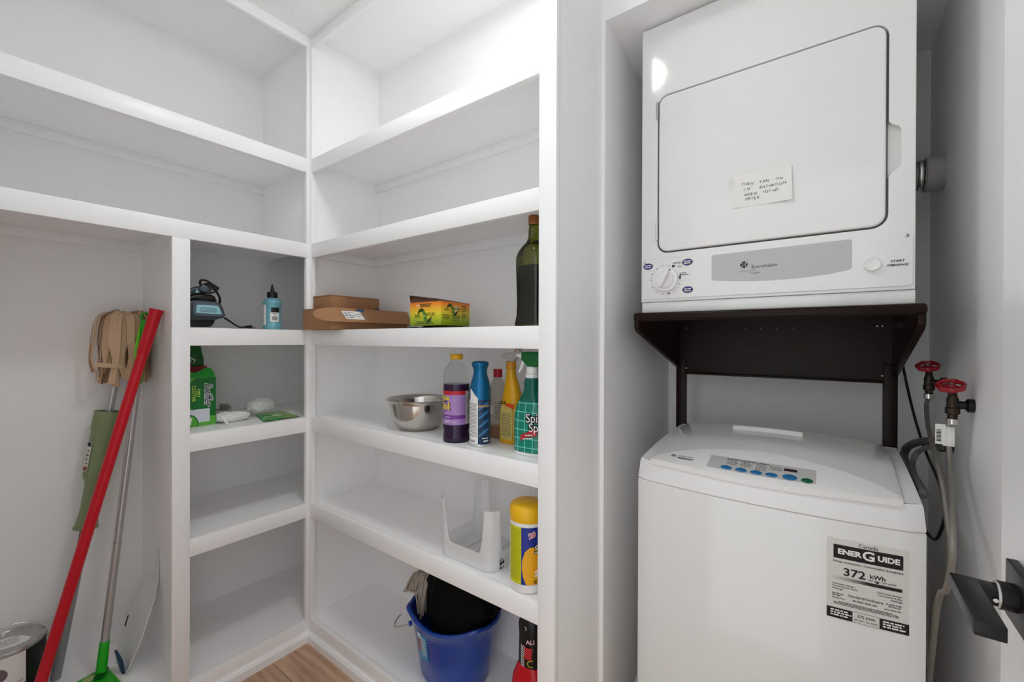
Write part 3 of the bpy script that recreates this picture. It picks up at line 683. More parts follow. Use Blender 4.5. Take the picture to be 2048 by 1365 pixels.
# dryer vent
vt = thing('dryer_vent', 'foil dryer duct with a clamp entering a grey wall sleeve', 'duct', (1.72, -.262, 1.66))
ve = onX(1864, 348, 1.70); M_FOIL = mat('duct_foil', (190, 190, 188), .2, 1, var=.2, scale=60, bump=1, bscale=90)
M_DUCTG = mat('grey_sleeve', (168, 166, 163), .55, var=.05)
cax = Vector((0, -1, 0))
lathe('wall_sleeve', [(.046, 0), (.050, .003), (.050, -.038), (.046, -.040), (.044, -.036)], (1.70, -.262 + .0005, ve.z), M_DUCTG, vt, 36, cax)
lathe('foil_duct', [(.040 + .0025 * (k % 2), -.030 - k * .006) for k in range(14)], (1.70, -.262, ve.z), M_FOIL, vt, 32, cax)
lathe('clamp', [(.0445, -.046), (.0455, -.050), (.0445, -.054)], (1.70, -.262, ve.z), M_CHROME, vt, 32, cax)

# ================================================================== THINGS ON THE UPPER MIDDLE SHELF (both units, Z4)
# handheld appliance by the partition, traced in its own front plane
YA = 1.785
def A(x, y, Y=YA): p = onY(370 + x / 9.309, 545 + y / 9.309, Y); p.z = max(p.z, Z4 + .004); return p
M_SLATE = mat('dark_slate_plastic', (46, 54, 60), .35, var=.06); M_SLATE2 = mat('grey_rim_plastic', (84, 94, 102), .35, var=.04)
M_LBLUE = mat('light_blue_plastic', (150, 200, 212), .35, var=.03)
sh = thing('paper_sheet', 'white paper sheet under the grey and light blue handheld appliance', 'paper', (.53, 1.80, Z4))
pa, pb = onY(372, 655, 1.735), onY(455, 655, 1.735)
mesh('sheet', [(.505, 1.722, Z4 + .0012), (pb.x, 1.728, Z4 + .0012), (pb.x + .01, 1.86, Z4 + .0012), (.505, 1.86, Z4 + .0012), (.505, 1.722, Z4 + .002), (pb.x, 1.728, Z4 + .003), (pb.x + .01, 1.86, Z4 + .002), (.505, 1.86, Z4 + .002)], [(0, 1, 2, 3), (4, 5, 6, 7), (0, 1, 5, 4), (1, 2, 6, 5), (2, 3, 7, 6), (3, 0, 4, 7)], M_PAPER, sh)
ap = thing('handheld_appliance', 'dark grey and light blue handheld appliance wrapped in its black cord', 'appliance', (.54, 1.82, Z4))
body = [(-80, 600), (40, 560), (150, 512), (330, 512), (560, 540), (680, 590), (725, 690), (762, 800), (720, 850), (560, 888), (240, 905), (-80, 900)]
extrude_dir('body', [A(*p) for p in body], (0, .115, 0), M_SLATE, ap, bev=.008)
rim = [(150, 600), (185, 555), (330, 548), (560, 565), (645, 600), (740, 800), (700, 830), (220, 810), (165, 790), (145, 740)]
extrude_dir('front_rim', [A(x, y, YA - .004) for x, y in rim], (0, .010, 0), M_SLATE2, ap, bev=.003)
blu = [(212, 640), (222, 612), (250, 602), (420, 608), (590, 625), (628, 640), (650, 680), (690, 785), (440, 772), (215, 758), (205, 740)]
bp_ = extrude_dir('blue_panel', [A(x, y, YA - .0065) for x, y in blu], (0, .006, 0), M_LBLUE, ap, bev=.0015)
def AF(u, v, w=0): return A(u, v, YA - .0066 - w)
rr = [(290 + a, b) for a, b in rrect(0, 295, 662, 738, 18)]; ri = [(290 + a, b) for a, b in rrect(8, 287, 670, 730, 14)]
mesh('embossed_badge', [AF(u, v + (u - 290) * .05 - 6, .0006) for u, v in rr] + [AF(u, v + (u - 290) * .05 - 6, .0006) for u, v in ri], [(i, (i + 1) % 28, 28 + (i + 1) % 28, 28 + i) for i in range(28)], M_SLATE2, bp_, recalc=False)
g = G()
for v in (690, 708): g.add([AF(a, b, .0006) for a, b in ((365, v), (570, v + 8), (570, v + 13), (365, v + 5))], [(0, 1, 2, 3)])
g.add([AF(a, b, .0006) for a, b in ((318, 685), (326, 685), (326, 705), (345, 706), (345, 712), (318, 712))], [(0, 1, 2, 3, 4, 5)])
g.out('badge_lines', M_SLATE, bp_, recalc=False)['kind'] = 'stuff'
extrude_dir('foot', [A(*p, YA + .012) for p in ((-80, 890), (565, 890), (540, 960), (490, 1016), (-80, 1000))], (0, .08, 0), M_BLACK, ap, bev=.004)
extrude_dir('cushion', [A(*p, YA + .008) for p in ((-80, 480), (80, 460), (150, 415), (300, 402), (500, 412), (570, 450), (590, 500), (608, 540), (480, 548), (300, 530), (100, 520), (-80, 530))], (0, .085, 0), M_BLACK, ap, bev=.008)
extrude_dir('handle', [A(*p, YA + .015) for p in ((-80, 350), (75, 305), (200, 270), (290, 250), (380, 240), (470, 285), (485, 330), (480, 392), (300, 400), (-80, 470))], (0, .06, 0), M_SLATE, ap, bev=.008)
pk = A(390, 300, YA + .012); lathe('knob', [(.0, -.006), (.012, -.005), (.0185, 0), (.019, .006), (.016, .012)], pk, M_SLATE2, ap, 24, Vector((0, 1, 0)))
mesh('blue_triangle', [A(a, b, YA + .0146) for a, b in ((195, 380), (215, 310), (270, 378))], [(0, 1, 2)], M_LBLUE, ap, recalc=False)
cpath = spline([A(x, y, Y) for x, y, Y in ((300, 250, 1.80), (278, 200, 1.79), (300, 150, 1.785), (370, 148, 1.785), (450, 185, 1.785), (520, 240, 1.785), (560, 320, 1.785), (610, 400, 1.79), (650, 490, 1.80), (645, 575, 1.81))], 6)
tube('cord_loop', cpath, .0038, M_BLACK, ap, n=8)
tube('cord_loop', spline([A(x, y, Y) for x, y, Y in ((340, 240, 1.80), (420, 210, 1.785), (500, 250, 1.782), (590, 330, 1.784), (540, 368, 1.784), (420, 388, 1.785), (300, 360, 1.80))], 6), .0032, M_BLACK, ap, n=8)
extrude_dir('cord_clip', [A(*p, 1.776) for p in ((500, 215), (540, 212), (652, 292), (612, 345), (540, 330))], (0, .014, 0), M_BLACK, ap, bev=.002)
pl = [A(x, y, Y) for x, y, Y in ((735, 850, 1.82), (800, 890, 1.80), (890, 950, 1.785), (980, 1005, 1.775), (1060, 1030, 1.77))]
tube('power_cord', spline(pl, 6), .0034, M_BLACK, ap, n=8)
extrude_dir('plug', [A(*p, 1.764) for p in ((1050, 1015), (1120, 1000), (1180, 985), (1250, 985), (1262, 1010), (1255, 1060), (1180, 1062), (1090, 1060))], (0, .014, 0), M_BLACK, ap, bev=.003)
for k in (0, 1): extrude_dir('prong', [A(*p, 1.767 + .007 * k) for p in ((1215, 1012), (1318 - 30 * k, 1014), (1318 - 30 * k, 1036), (1215, 1034))], (0, .0016, 0), M_CHROME, ap)

M_TEAL = mat('metallic_teal', (112, 172, 184), .3, .15, var=.03)
bc = onY(370 + 1625 / 9.309, 660, 1.768); bc = (bc.x, bc.y)
tb = thing('squeeze_bottle', 'teal squeeze bottle with a black pointed nozzle cap', 'bottle', (bc[0], bc[1], Z4))
s_ = .000214
def tz(y): return (1076 - y) * s_
lathe('bottle', [(.0325, 0), (.0335, .002), (.0335, tz(1000)), (.031, tz(985)), (.0305, tz(640)), (.0325, tz(610)), (.0335, tz(590)), (.0325, tz(560)), (.027, tz(530)), (.020, tz(498)), (.0175, tz(490)), (.0170, tz(480))], (bc[0], bc[1], Z4), M_TEAL, tb, 40)
g = G().add(*g_lathe([(.0185, tz(490)), (.0188, tz(480)), (.0185, tz(388)), (.0175, tz(384)), (.0085, tz(382))], (bc[0], bc[1], Z4), 28)); g.add(*g_lathe([(.0085, tz(384)), (.0068, tz(340)), (.0030, tz(255)), (.0028, tz(240)), (.0015, tz(234))], (bc[0], bc[1], Z4), 20)); 
g.out('nozzle_cap', M_BLACK, tb, 40)
wb = wrap(bc, .0312, Z4)
patch('dark_label', -.004, .026, tz(765), tz(672), wb, M_BLACK, tb, .0004)
wl = patch('white_label', -.007, .024, tz(930), tz(762), wb, M_PAPER, tb, .0006); patch('side_label', -.038, -.0235, tz(990), tz(625), wb, M_PAPER, tb, .0004)
barcode('barcode', .0, .019, tz(905), tz(835), wb, M_INK, wl, .0009)
small_print('label_print', [(.0, tz(782), .02, .0016), (.002, tz(803), .016, .0012), (.006, tz(822), .009, .0012)], wb, M_INK, wl, .0009)

# cardboard mailer boxes across the inner corner
M_CARD = mat('brown_cardboard', (166, 122, 86), .75, var=.05, scale=25, bump=.15, bscale=200)
M_CARDL = mat('cardboard_inside', (205, 164, 124), .75, var=.04, scale=25)
BX0, BX1, BY0, BY1, BZ = .874, 1.229, 1.476, 1.684, Z4 + .001
bx = thing('cardboard_box', 'wide brown cardboard mailer box with its front flap hanging open', 'box', (1.04, 1.58, BZ))
box('tray', BX0, BX1, BY0 + .002, BY1, BZ, BZ + .077, M_CARD, bx, bev=.0012)
box('lid', BX0 - .001, BX1 + .001, BY0, BY1 + .001, BZ + .077, BZ + .0805, M_CARD, bx, bev=.0012)
def fl_(s, t, w=0):   # front flap hinged on the lid's front edge, leaning out
    return Vector((BX0 + .004 + (BX1 - BX0 - .008) * s, BY0 - .001 - .034 * t - w, BZ + .080 - .052 * t))
g = G(); q4 = [fl_(0, 0), fl_(1, 0), fl_(1, 1), fl_(.045, 1)]; nrm = Vector((0, -.77, -.64)); 
extrude_dir('front_flap', q4, (0, .0022, .0018), M_CARD, bx)
ear = [fl_(0, 0), fl_(.045, 1)]
e0, e1 = ear; mid = (e0 + e1) / 2; dn = (e1 - e0)
ep = [e0 + dn * (.5 - .5 * math.cos(math.pi * k / 14)) + Vector((-.062, .052, -.004)) * math.sin(math.pi * k / 14) ** .8 for k in range(15)]
extrude_dir('rounded_ear', ep, (.0015, .0015, .001), M_CARD, bx)
fF = lambda u, v, w=0: fl_(u, v, w)
sl = mesh('shipping_label', [fF(.085, .2, .0008), fF(.315, .2, .0008), fF(.315 + .03, .80, .0008), fF(.085 + .03, .80, .0008)], [(0, 1, 2, 3)], M_PAPER, bx, recalc=False)
fprint = lambda u, v, w=0: fF(.085 + u * .23 + .05 * (1 - v) * .6, .2 + (1 - v) * .6, w)
small_print('label_print', [(.06, .84, .5, .07), (.05, .62, .38, .08), (.58, .64, .38, .07), (.05, .42, .55, .08), (.6, .40, .2, .05), (.05, .2, .45, .07)], fprint, M_GREYINK, sl, .0014, 1)
M_NAVYT = mat('blue_tape_print', (52, 84, 118), .4, var=.04)
mesh('blue_sticker', [fF(.27, -.01, .0009), fF(.37, -.01, .0009), fF(.376, .2, .0009), fF(.28, .2, .0009)], [(0, 1, 2, 3)], M_NAVYT, bx, recalc=False)
UX0, UX1, UY0, UY1, UZ = .917, 1.140, 1.553, 1.682, BZ + .0808
ub = thing('cardboard_box', 'smaller brown cardboard box lying on the wide mailer box', 'box', (1.03, 1.62, UZ))
box('tray', UX0, UX1, UY0, UY1, UZ, UZ + .052, M_CARD, ub, bev=.0012)
box('lid', UX0 - .002, UX1 + .001, UY0 - .002, UY1 + .001, UZ + .052, UZ + .055, M_CARD, ub, bev=.001)
box('corner_fold', UX0 - .001, UX0 + .004, UY0 - .0015, UY0 + .002, UZ + .001, UZ + .053, M_CARD, ub)
patch('blue_sticker', .195, .222, 0.001, .012, faceY(UY0, UX0, UZ), M_NAVYT, ub, .0006, 1, 1)

# yellow box of bags on a black sack
sk = thing('black_bag', 'flat black plastic bag lying under the yellow and green carton', 'bag', (1.04, 1.06, Z4))
def sheet(n1, n2, pt): return [pt(i / n1, j / n2) for j in range(n2 + 1) for i in range(n1 + 1)], [(j * (n1 + 1) + i, j * (n1 + 1) + i + 1, (j + 1) * (n1 + 1) + i + 1, (j + 1) * (n1 + 1) + i) for j in range(n2) for i in range(n1)]
M_BAGB = mat('black_bag_film', (5, 5, 6), .75, var=.2, bump=.3, bscale=60, spec=.15)
def bagpt(s, t, top):
    X = .936 + .20 * t; Y = .885 + .33 * s; e = min(1, 6 * s, 6 * (1 - s), 5 * t, 5 * (1 - t))
    h = (.0035 + .005 * abs(noise.noise(Vector((s * 6, t * 5, 2))))) * max(0, e); lump = .016 * math.exp(-((s - .22) / .12) ** 2 - (t / .10) ** 2) * 0
    return Vector((X + .012 * noise.noise(Vector((s * 4, 0, 1))) * (1 - t), Y, Z4 + .0008 + (h if top else 0)))
v1, f1 = sheet(30, 20, lambda s, t: bagpt(s, t, 1)); v0, f0 = sheet(30, 20, lambda s, t: bagpt(s, t, 0))
g = G().add(v1, f1).add(v0, [q[::-1] for q in f0]); g.out('film', M_BAGB, sk, 60)
CX0, CX1, CY0, CY1, CZ = .9585, 1.094, .990, 1.138, Z4 + .0095; CH = .0775
ct = thing('carton', 'yellow, orange and green carton of bags with its lid ajar', 'carton', ((CX0 + CX1) / 2, (CY0 + CY1) / 2, CZ))
M_BAGBOX = ramp_mat('orange_to_green_print', [(0, (150, 178, 26)), (.28, (186, 200, 40)), (.55, (236, 206, 48)), (.8, (240, 160, 40)), (1, (232, 112, 28))], 2, 0, CH)
M_BROWNIN = mat('carton_inside', (92, 62, 40), .8, var=.08)
box('carton_body', CX0, CX1, CY0, CY1, CZ, CZ + CH, M_BAGBOX, ct, bev=.0008)
extrude_dir('carton_lid', [(CX0 - .001, CY0, CZ + CH), (CX0 - .001, CY1 + .004, CZ + CH + .026), (CX0 - .001, CY1 + .006, CZ + CH + .012), (CX0 - .001, CY1 + .004, CZ + CH + .0235), (CX0 - .001, CY0, CZ + CH - .0)][:2] + [(CX0 - .001, CY1 + .004, CZ + CH + .0245), (CX0 - .001, CY0 + .001, CZ + CH + .0002)], (CX1 - CX0, 0, 0), M_BROWNIN, ct)
mesh('lid_flap', [(CX0 + .002, CY1 + .004, CZ + CH + .025), (CX1, CY1 + .004, CZ + CH + .025), (CX1, CY1 + .0055, CZ + CH + .006), (CX0 + .006, CY1 + .0055, CZ + CH + .004)], [(0, 1, 2, 3)], M_BROWNIN, ct, recalc=False)
mesh('side_flap', [(CX0 + .001, CY0 + .004, CZ + CH), (CX0 + .001, CY1 - .002, CZ + CH), (CX0 + .006, CY1 - .004, CZ + CH + .022), (CX0 + .003, CY0 + .05, CZ + CH + .008)], [(0, 1, 2, 3)], M_BROWNIN, ct, recalc=False)
M_LEAF = mat('leaf_green_print', (92, 140, 36), .45, var=.05); M_LEAFD = mat('dark_leaf_print', (34, 62, 30), .45, var=.08); M_SUNW = mat('pale_sun_print', (246, 236, 190), .45, var=.01)
def bag_logo(fn, cu, cv, s, burst):
    if burst:
        g = G()
        for k in range(18):
            a = 2 * math.pi * k / 18; r1 = (.030 if k % 2 else .022) * s; g.add([fn(cu + .030 * s + math.cos(a + d) * r, cv + .006 * s + math.sin(a + d) * r, .0004) for d, r in ((-.10, .004 * s), (0, r1), (.10, .004 * s))], [(0, 1, 2)])
        g.add(*g_poly(ell(cu + .030 * s, cv + .006 * s, .012 * s, .012 * s), fn, .0004)); g.out('sun_burst', M_SUNW, ct, recalc=False)['kind'] = 'stuff'
    # an S-shaped ribbon of two leaves
    path = spline([Vector((p[0] * s, p[1] * s, 0)) for p in ((-.028, .004), (-.022, .016), (-.008, .020), (.004, .006), (.010, -.012), (.020, -.020), (.032, -.014), (.040, -.004))], 8); n = len(path)
    wid = [.0075 * s * math.sin(math.pi * min(1, max(.02, i / (n - 1)))) ** .6 for i in range(n)]
    va, vb = [], []
    for i, p in enumerate(path):
        t = (path[min(i + 1, n - 1)] - path[max(i - 1, 0)]).normalized(); nn = Vector((-t.y, t.x, 0))
        va.append(p + nn * wid[i]); vb.append(p - nn * wid[i])
    def seg(a, b, m, nm):
        vs = [fn(cu + q.x, cv + q.y, .0007) for q in va[a:b + 1]] + [fn(cu + q.x, cv + q.y, .0007) for q in vb[a:b + 1]]; k = b - a + 1
        mesh(nm, vs, [(i, i + 1, k + i + 1, k + i) for i in range(k - 1)], m, ct, recalc=False)
    seg(0, n // 3, M_LEAFD, 'leaf_print'); seg(n // 3, 2 * n // 3 + 1, M_LEAF, 'leaf_print'); seg(2 * n // 3 + 1, n - 1, M_LEAFD, 'leaf_print')
    text('lettering', 'BAG', .017 * s, off(fn, cu - .030 * s, cv - .001 * s), M_LEAFD, ct, lift=.001, sx=.85)
    text('lettering', 'TO', .009 * s, off(fn, cu + .003 * s, cv - .002 * s), M_SUNW, ct, lift=.0011, sx=.85)
    text('lettering', 'NATURE', .017 * s, off(fn, cu + .033 * s, cv + .004 * s), M_LEAFD, ct, lift=.001, sx=.72)
fA = faceX(CX0, CY1, CZ); fB = faceY(CY0, CX0, CZ)
bag_logo(fA, .068, .032, .95, False); bag_logo(fB, .048, .052, .72, True)
text('lettering', '10', .013, off(fA, .040, .066), M_WHITEINK, ct, bold=.02, lift=.0006, sx=.8)
small_print('carton_print', [(.052, .070, .055, .0028), (.052, .066, .048, .002), (.052, .0625, .045, .002), (.034, .012, .075, .0026), (.026, .0065, .09, .0026)], fA, M_LEAFD, ct, nu=1)
small_print('carton_print', [(.008, .034, .03, .0022), (.008, .030, .03, .0022), (.008, .025, .03, .0018), (.008, .021, .025, .0018), (.05, .033, .036, .0022), (.05, .028, .036, .0022), (.05, .023, .034, .0018), (.05, .018, .034, .0018), (.096, .066, .024, .002), (.096, .061, .02, .002), (.096, .055, .026, .002), (.096, .049, .022, .002), (.096, .040, .024, .0022), (.096, .034, .024, .0022), (.096, .028, .02, .002)], fB, M_LEAFD, ct, nu=1)

# olive oil bottle
ob_c = (.984, .653); ol = thing('oil_bottle', 'dark green square glass bottle with a brown screw cap', 'bottle', (ob_c[0], ob_c[1], Z4))
M_OLIVE = mat('olive_glass', (112, 116, 28), .05, var=0, trans=1, ior=1.5); M_OIL = mat('dark_liquid', (16, 15, 9), .12, var=0)
prof = [(.0425, .001, 5), (.043, .008, 5), (.0415, .016, 5), (.039, .032, 5), (.038, .06, 5), (.0395, .12, 5), (.0415, .165, 4.5), (.0415, .188, 4.2), (.0385, .203, 3.6), (.031, .218, 3), (.021, .231, 2.4), (.0165, .243, 2), (.0155, .262, 2), (.0135, .280, 2)]
r0 = [sup(ob_c, r, r, Z4 + h, e, 48) for r, h, e in prof]
v, f = g_loft(r0); mesh('glass', v, f, M_OLIVE, ol, 45)
v, f = g_loft([sup(ob_c, r - .003, r - .003, Z4 + h + (.004 if i == 0 else 0), e, 48) for i, (r, h, e) in enumerate(prof[:7])]); mesh('oil', v, f, M_OIL, ol, 45)
M_CAP = mat('brown_cap', (150, 92, 42), .4, var=.06)
g = G().add(*g_lathe([(.0152, .280), (.0158, .282), (.0158, .287), (.0150, .288), (.0158, .289), (.0158, .303), (.0145, .3055), (0, .3055)], (ob_c[0], ob_c[1], Z4), 32)); g.out('cap', M_CAP, ol, 35)
patch('label', -.030, .030, .055, .150, faceY(ob_c[1] - .0405, ob_c[0], Z4), M_PAPER, ol, .002, 4, 2)

# ================================================================== LEFT UNIT, SHELF BELOW (Z5)
M_GRN = mat('green_carton_print', (22, 150, 40), .4, var=.04); M_LGRN = mat('light_green_print', (92, 178, 62), .4, var=.04); M_DGRN = mat('dark_green_print', (14, 110, 42), .4, var=.04)
M_LIME = mat('lime_print', (196, 224, 92), .45, var=.02)
GX0, GX1, GY0, GY1, GH = .470, .6255, 1.834, 1.905, .176
gb = thing('cloth_carton', 'green carton of dry floor cloths with a raised top flap', 'carton', (.55, 1.87, Z5))
cbx = extrude_dir('carton_body', [(.5065, GY0, Z5 + .0005), (GX1, GY0, Z5 + .0005), (GX1, GY0, Z5 + GH), (.5065, GY0, Z5 + GH)], (0, GY1 - GY0, 0), M_LGRN, gb)
fs = faceY(GY0, .5065, Z5); W_ = GX1 - .5065
def disc_part(cu, cv, r, u0, u1, v0, v1, n=40):
    return [(min(max(cu + r * math.cos(2 * math.pi * k / n), u0), u1), min(max(cv + r * math.sin(2 * math.pi * k / n), v0), v1)) for k in range(n)]
poly('dark_swoosh', [(W_, GH - .001), (W_ - .062, GH - .001), (W_ - .080, GH - .018), (W_ - .092, GH - .045), (W_ - .093, GH - .075), (W_ - .082, GH - .105), (W_ - .066, GH - .124), (W_ - .04, GH - .138), (W_, GH - .144)], fs, M_DGRN, gb, .0004)
# lettering runs down the face
dn_ = lambda du, dv: off(fs, du, dv, -math.pi / 2)
text('lettering', 'Swiffer', .037, dn_(W_ - .025, GH - .063), M_WHITEINK, gb, bold=.05, shear=.25, lift=.0006, sx=.82)
text('lettering', 'Swiffer', .037, dn_(W_ - .025, GH - .063), mat('deep_blue_ink', (28, 30, 62), .5, var=0), gb, bold=.005, shear=.25, lift=.0009, sx=.82)
text('lettering', 'DRY', .016, dn_(W_ - .056, GH - .056), M_LIME, gb, bold=.02, lift=.0007, sx=.95)
text('lettering', 'CLOTHS', .016, dn_(W_ - .070, GH - .056), M_LIME, gb, bold=.02, lift=.0007, sx=.95)
small_print('carton_print', [(-.026, 0, .052, .003)], dn_(W_ - .083, GH - .055), M_WHITEINK, gb, .0008, 1)
poly('cloth_picture', [(.004, .012), (W_ - .020, .014), (W_ - .020, .062), (.004, .060)], fs, mat('pale_cloth_print', (218, 220, 228), .6, var=.05, scale=300), gb, .0005)
poly('round_picture', disc_part(.030, .012, .034, .002, .2, .0015, .2), fs, M_DGRN, gb, .0007); poly('round_picture', disc_part(.030, .012, .030, .002, .2, .002, .2), fs, M_LGRN, gb, .0009)
poly('folded_cloth_picture', [(.022, .004), (.040, .006), (.046, .034), (.028, .030)], fs, M_WHITEINK, gb, .0011)
small_print('carton_print', [(.004, .004 + k * .006, .012, .0018) for k in range(6)], fs, M_DGRN, gb, .0012, 1)
def flp(u, v): return Vector((.5065 + u, GY0 + .002 + v * .30, Z5 + GH + v * .85))
extrude_dir('top_flap', [flp(0, 0), flp(W_, 0), flp(W_ - .004, .022), flp(W_ - .012, .040), flp(W_ - .03, .040), flp(W_ - .045, .030), flp(W_ - .06, .022), flp(0, .026)], (0, .0015, -.0004), M_GRN, gb)
rd_ = thing('red_carton', 'red carton standing behind the green cloth carton', 'carton', (.56, 1.95, Z5))
zt = onY(400, 733, 1.915).z
box('carton_body', .508, onY(414.5, 740, 1.915).x, 1.915, 1.995, Z5 + .0005, zt, mat('dark_red_print', (132, 12, 16), .45, var=.05), rd_, bev=.001)
patch('pale_print', .02, .06, .02, .12, faceY(1.915, .51, Z5), M_PAPER, rd_, .0004, 1, 1)
gp = thing('green_bottle', 'dark green bottle standing on the red carton', 'bottle', (.545, 1.955, zt))
M_GBOT = mat('dark_green_plastic', (20, 92, 38), .3, var=.05)
xr = .034; gc = (onY(406.5, 733, 1.955).x - xr, 1.955)
v, f = g_loft([sup(gc, xr * k, .028 * k, zt + .0005 + h, 2.6, 32) for k, h in ((.97, 0), (1, .004), (1, .022), (.93, .038), (.80, .055), (.74, .075), (.45, .085), (.40, .092))]); mesh('bottle', v, f, M_GBOT, gp, 45)
lathe('cap', [(.012, .092), (.012, .108)], (gc[0], gc[1], zt), M_DGRN, gp, 20)
fg = wrap(gc, .034, zt); g = G()
for k, (a, b) in enumerate((((-.010, .022), (-.002, .034)), ((-.002, .034), (.006, .022)), ((-.006, .018), (.002, .030)), ((-.010, .022), (-.006, .018)), ((.002, .030), (.010, .024)), ((.010, .024), (.004, .014)))):
    d = Vector((b[0] - a[0], b[1] - a[1], 0)).normalized() * .0007; nx, ny = -d.y, d.x
    g.add([fg(a[0] + nx - .002, a[1] + ny, .003), fg(a[0] - nx - .002, a[1] - ny, .003), fg(b[0] - nx - .002, b[1] - ny, .003), fg(b[0] + nx - .002, b[1] + ny, .003)], [(0, 1, 2, 3)])
g.out('line_emblem', M_WHITEINK, gp, recalc=False)['kind'] = 'stuff'
# grey stringy duster
M_DUST = mat('grey_fibre', (128, 124, 122), .9, var=.15)
du = thing('stringy_duster', 'small grey stringy duster head behind the crumpled white bag', 'duster', onZ(445, 832, Z5 + .001))
dcn = onY(446, 815, 1.90); g = G(); rnd = random.Random(5)
for k in range(46):
    a = rnd.uniform(0, 6.28); e = rnd.uniform(-.2, 1.2); ln = rnd.uniform(.018, .030)
    d = Vector((math.cos(a) * math.cos(e), math.sin(a) * math.cos(e) * .7, math.sin(e)))
    p = [dcn + Vector((0, 0, -.012)), dcn + d * ln * .6 + Vector((0, 0, -.008)), dcn + d * ln * 1.1 + Vector((0, 0, -.012))]
    for q_ in p: q_.z = max(q_.z, Z5 + .002)
    g.add(*g_tube(spline(p, 3), [.0022, .0024, .0024, .0022, .0020, .0016, .0010], 5))
g.add(*g_lathe([(.012, 0), (.014, .008), (.010, .018)], (dcn.x, dcn.y, Z5 + .0005), 12))
g.out('strands', M_DUST, du, 60)['kind'] = 'stuff'
# bags and packet
M_WBAG = mat('white_film', (232, 231, 228), .3, var=.02, bump=.8, bscale=70)
M_CBAG = mat('clear_film', (244, 245, 245), .15, var=0, alpha=.32, bump=.3, bscale=40)
b0 = onZ(476, 846, Z5); c0 = Vector((b0.x - .006, 1.838, Z5 + .020))
wbg = thing('plastic_bag', 'crumpled opaque white plastic bag beside the green cloth carton', 'bag', (c0.x, c0.y, Z5))
v, f = g_blob(c0, .063, .030, .021, .17, 1.8, 3.1, 5, Z5 + .0008)
for p in v: p.x = max(p.x, .6262)
mesh('film', v, f, M_WBAG, wbg, 60)
bl = onZ(437, 848, Z5); mesh('tail', [(bl.x - .004, 1.800, Z5 + .034), (bl.x + .006, 1.797, Z5 + .034), (bl.x + .020, 1.788, Z5 + .002), (bl.x + .008, 1.785, Z5 + .002)], [(0, 1, 2, 3)], M_WBAG, wbg, recalc=False)
c1_ = onY(521, 812, 1.875)
cbg = thing('plastic_bag', 'crumpled clear plastic bag on top of the white bag', 'bag', (c1_.x, c1_.y, Z5 + .02))
v, f = g_blob((c1_.x, c1_.y, c1_.z), .052, .034, .032, .20, 2.2, 9.4, 5, Z5 + .012, lambda p: Vector((p.x, max(p.y, 1.845), p.z))); mesh('film', v, f, M_CBAG, cbg, 50)
v, f = g_blob((c1_.x - .006, c1_.y + .004, c1_.z - .004), .032, .022, .019, .35, 3, 2.2, 4); mesh('inner_film', v, f, M_WBAG, cbg, 25)
gk = thing('cloth_packet', 'shiny green packet lying flat on the shelf edge beside the bags', 'packet', onZ(550, 838, Z5))
pq = [onZ(505, 846, Z5), onZ(528, 851, Z5), onZ(598, 836, Z5), onZ(563, 823, Z5)]
pq = [Vector((.730, 1.760, 0)), Vector((.748, 1.726, 0)), Vector((.886, 1.728, 0)), Vector((.905, 1.925, 0)), Vector((.790, 1.90, 0))]
def pk_(s, t, w=0):
    a = pq[1] * (1 - s) + pq[2] * s; b = pq[4] * (1 - s) + pq[3] * s; p = a * (1 - t) + b * t
    return Vector((p.x, p.y, Z5 + .0035 + .0035 * abs(noise.noise(Vector((s * 5, t * 4, 7)))) + .004 * math.sin(math.pi * s) * math.sin(math.pi * t) + w))
v1, f1 = sheet(16, 16, lambda s, t: pk_(s, t)); v0, f0 = sheet(16, 16, lambda s, t: pk_(s, t, -.002 - .0))
M_PACK = ramp_mat('green_packet_print', [(0, (60, 176, 66)), (.45, (44, 158, 52)), (.7, (120, 176, 60)), (1, (150, 190, 60))], 0, -.08, .09, .22)
G().add(v1, f1).add(v0, [q[::-1] for q in f0]).out('packet_film', M_PACK, gk, 60)
text('lettering', 'Swiffer', .03, off(lambda u, v, w=0: pk_(.38 + u / .14, .36 + v / .18, w), 0, 0), M_WHITEINK, gk, shear=.2, lift=.001, bold=.03)

# ================================================================== RIGHT UNIT, SHELF Z5
bw = thing('mixing_bowl', 'stainless steel mixing bowl on the shelf', 'bowl', (1.036, 1.182, Z5))
pr = [(.060, .001), (.068, .003), (.082, .018), (.093, .045), (.0985, .075), (.101, .090), (.1025, .1015), (.107, .1040), (.1135, .1055), (.1142, .1075), (.112, .1085), (.105, .1070), (.1008, .1035), (.099, .090), (.0965, .075), (.091, .046), (.080, .020), (.066, .006), (.0, .005)]
lathe('bowl', pr, (1.036, 1.182, Z5), M_STEEL, bw, 64, smooth=60)
M_CLEAR = mat('clear_plastic', (238, 240, 242), .06, var=0, trans=1, ior=1.08)
M_PURPLE = mat('purple_liquid', (52, 26, 64), .12, var=.05); M_YCAP = mat('yellow_cap', (226, 170, 30), .4, var=.03)
pc = (.979, .940); pp = thing('cleaner_bottle', 'purple floor cleaner bottle with a yellow cap, half see-through', 'bottle', (pc[0], pc[1], Z5))
P0 = [(.0405, .001), (.042, .006), (.0415, .020), (.0395, .030), (.0415, .045), (.0415, .052), (.0408, .056), (.0408, .160), (.0415, .166), (.0405, .172), (.0415, .180), (.0425, .197), (.0415, .212), (.036, .228), (.026, .240), (.0195, .248), (.0175, .255), (.0175, .2585)]
lathe('bottle', P0, (pc[0], pc[1], Z5), M_CLEAR, pp, 48, smooth=60)
lathe('liquid', [(r - .0015, h + (.002 if i == 0 else 0)) for i, (r, h) in enumerate(P0[:11])], (pc[0], pc[1], Z5), M_PURPLE, pp, 48, smooth=60)
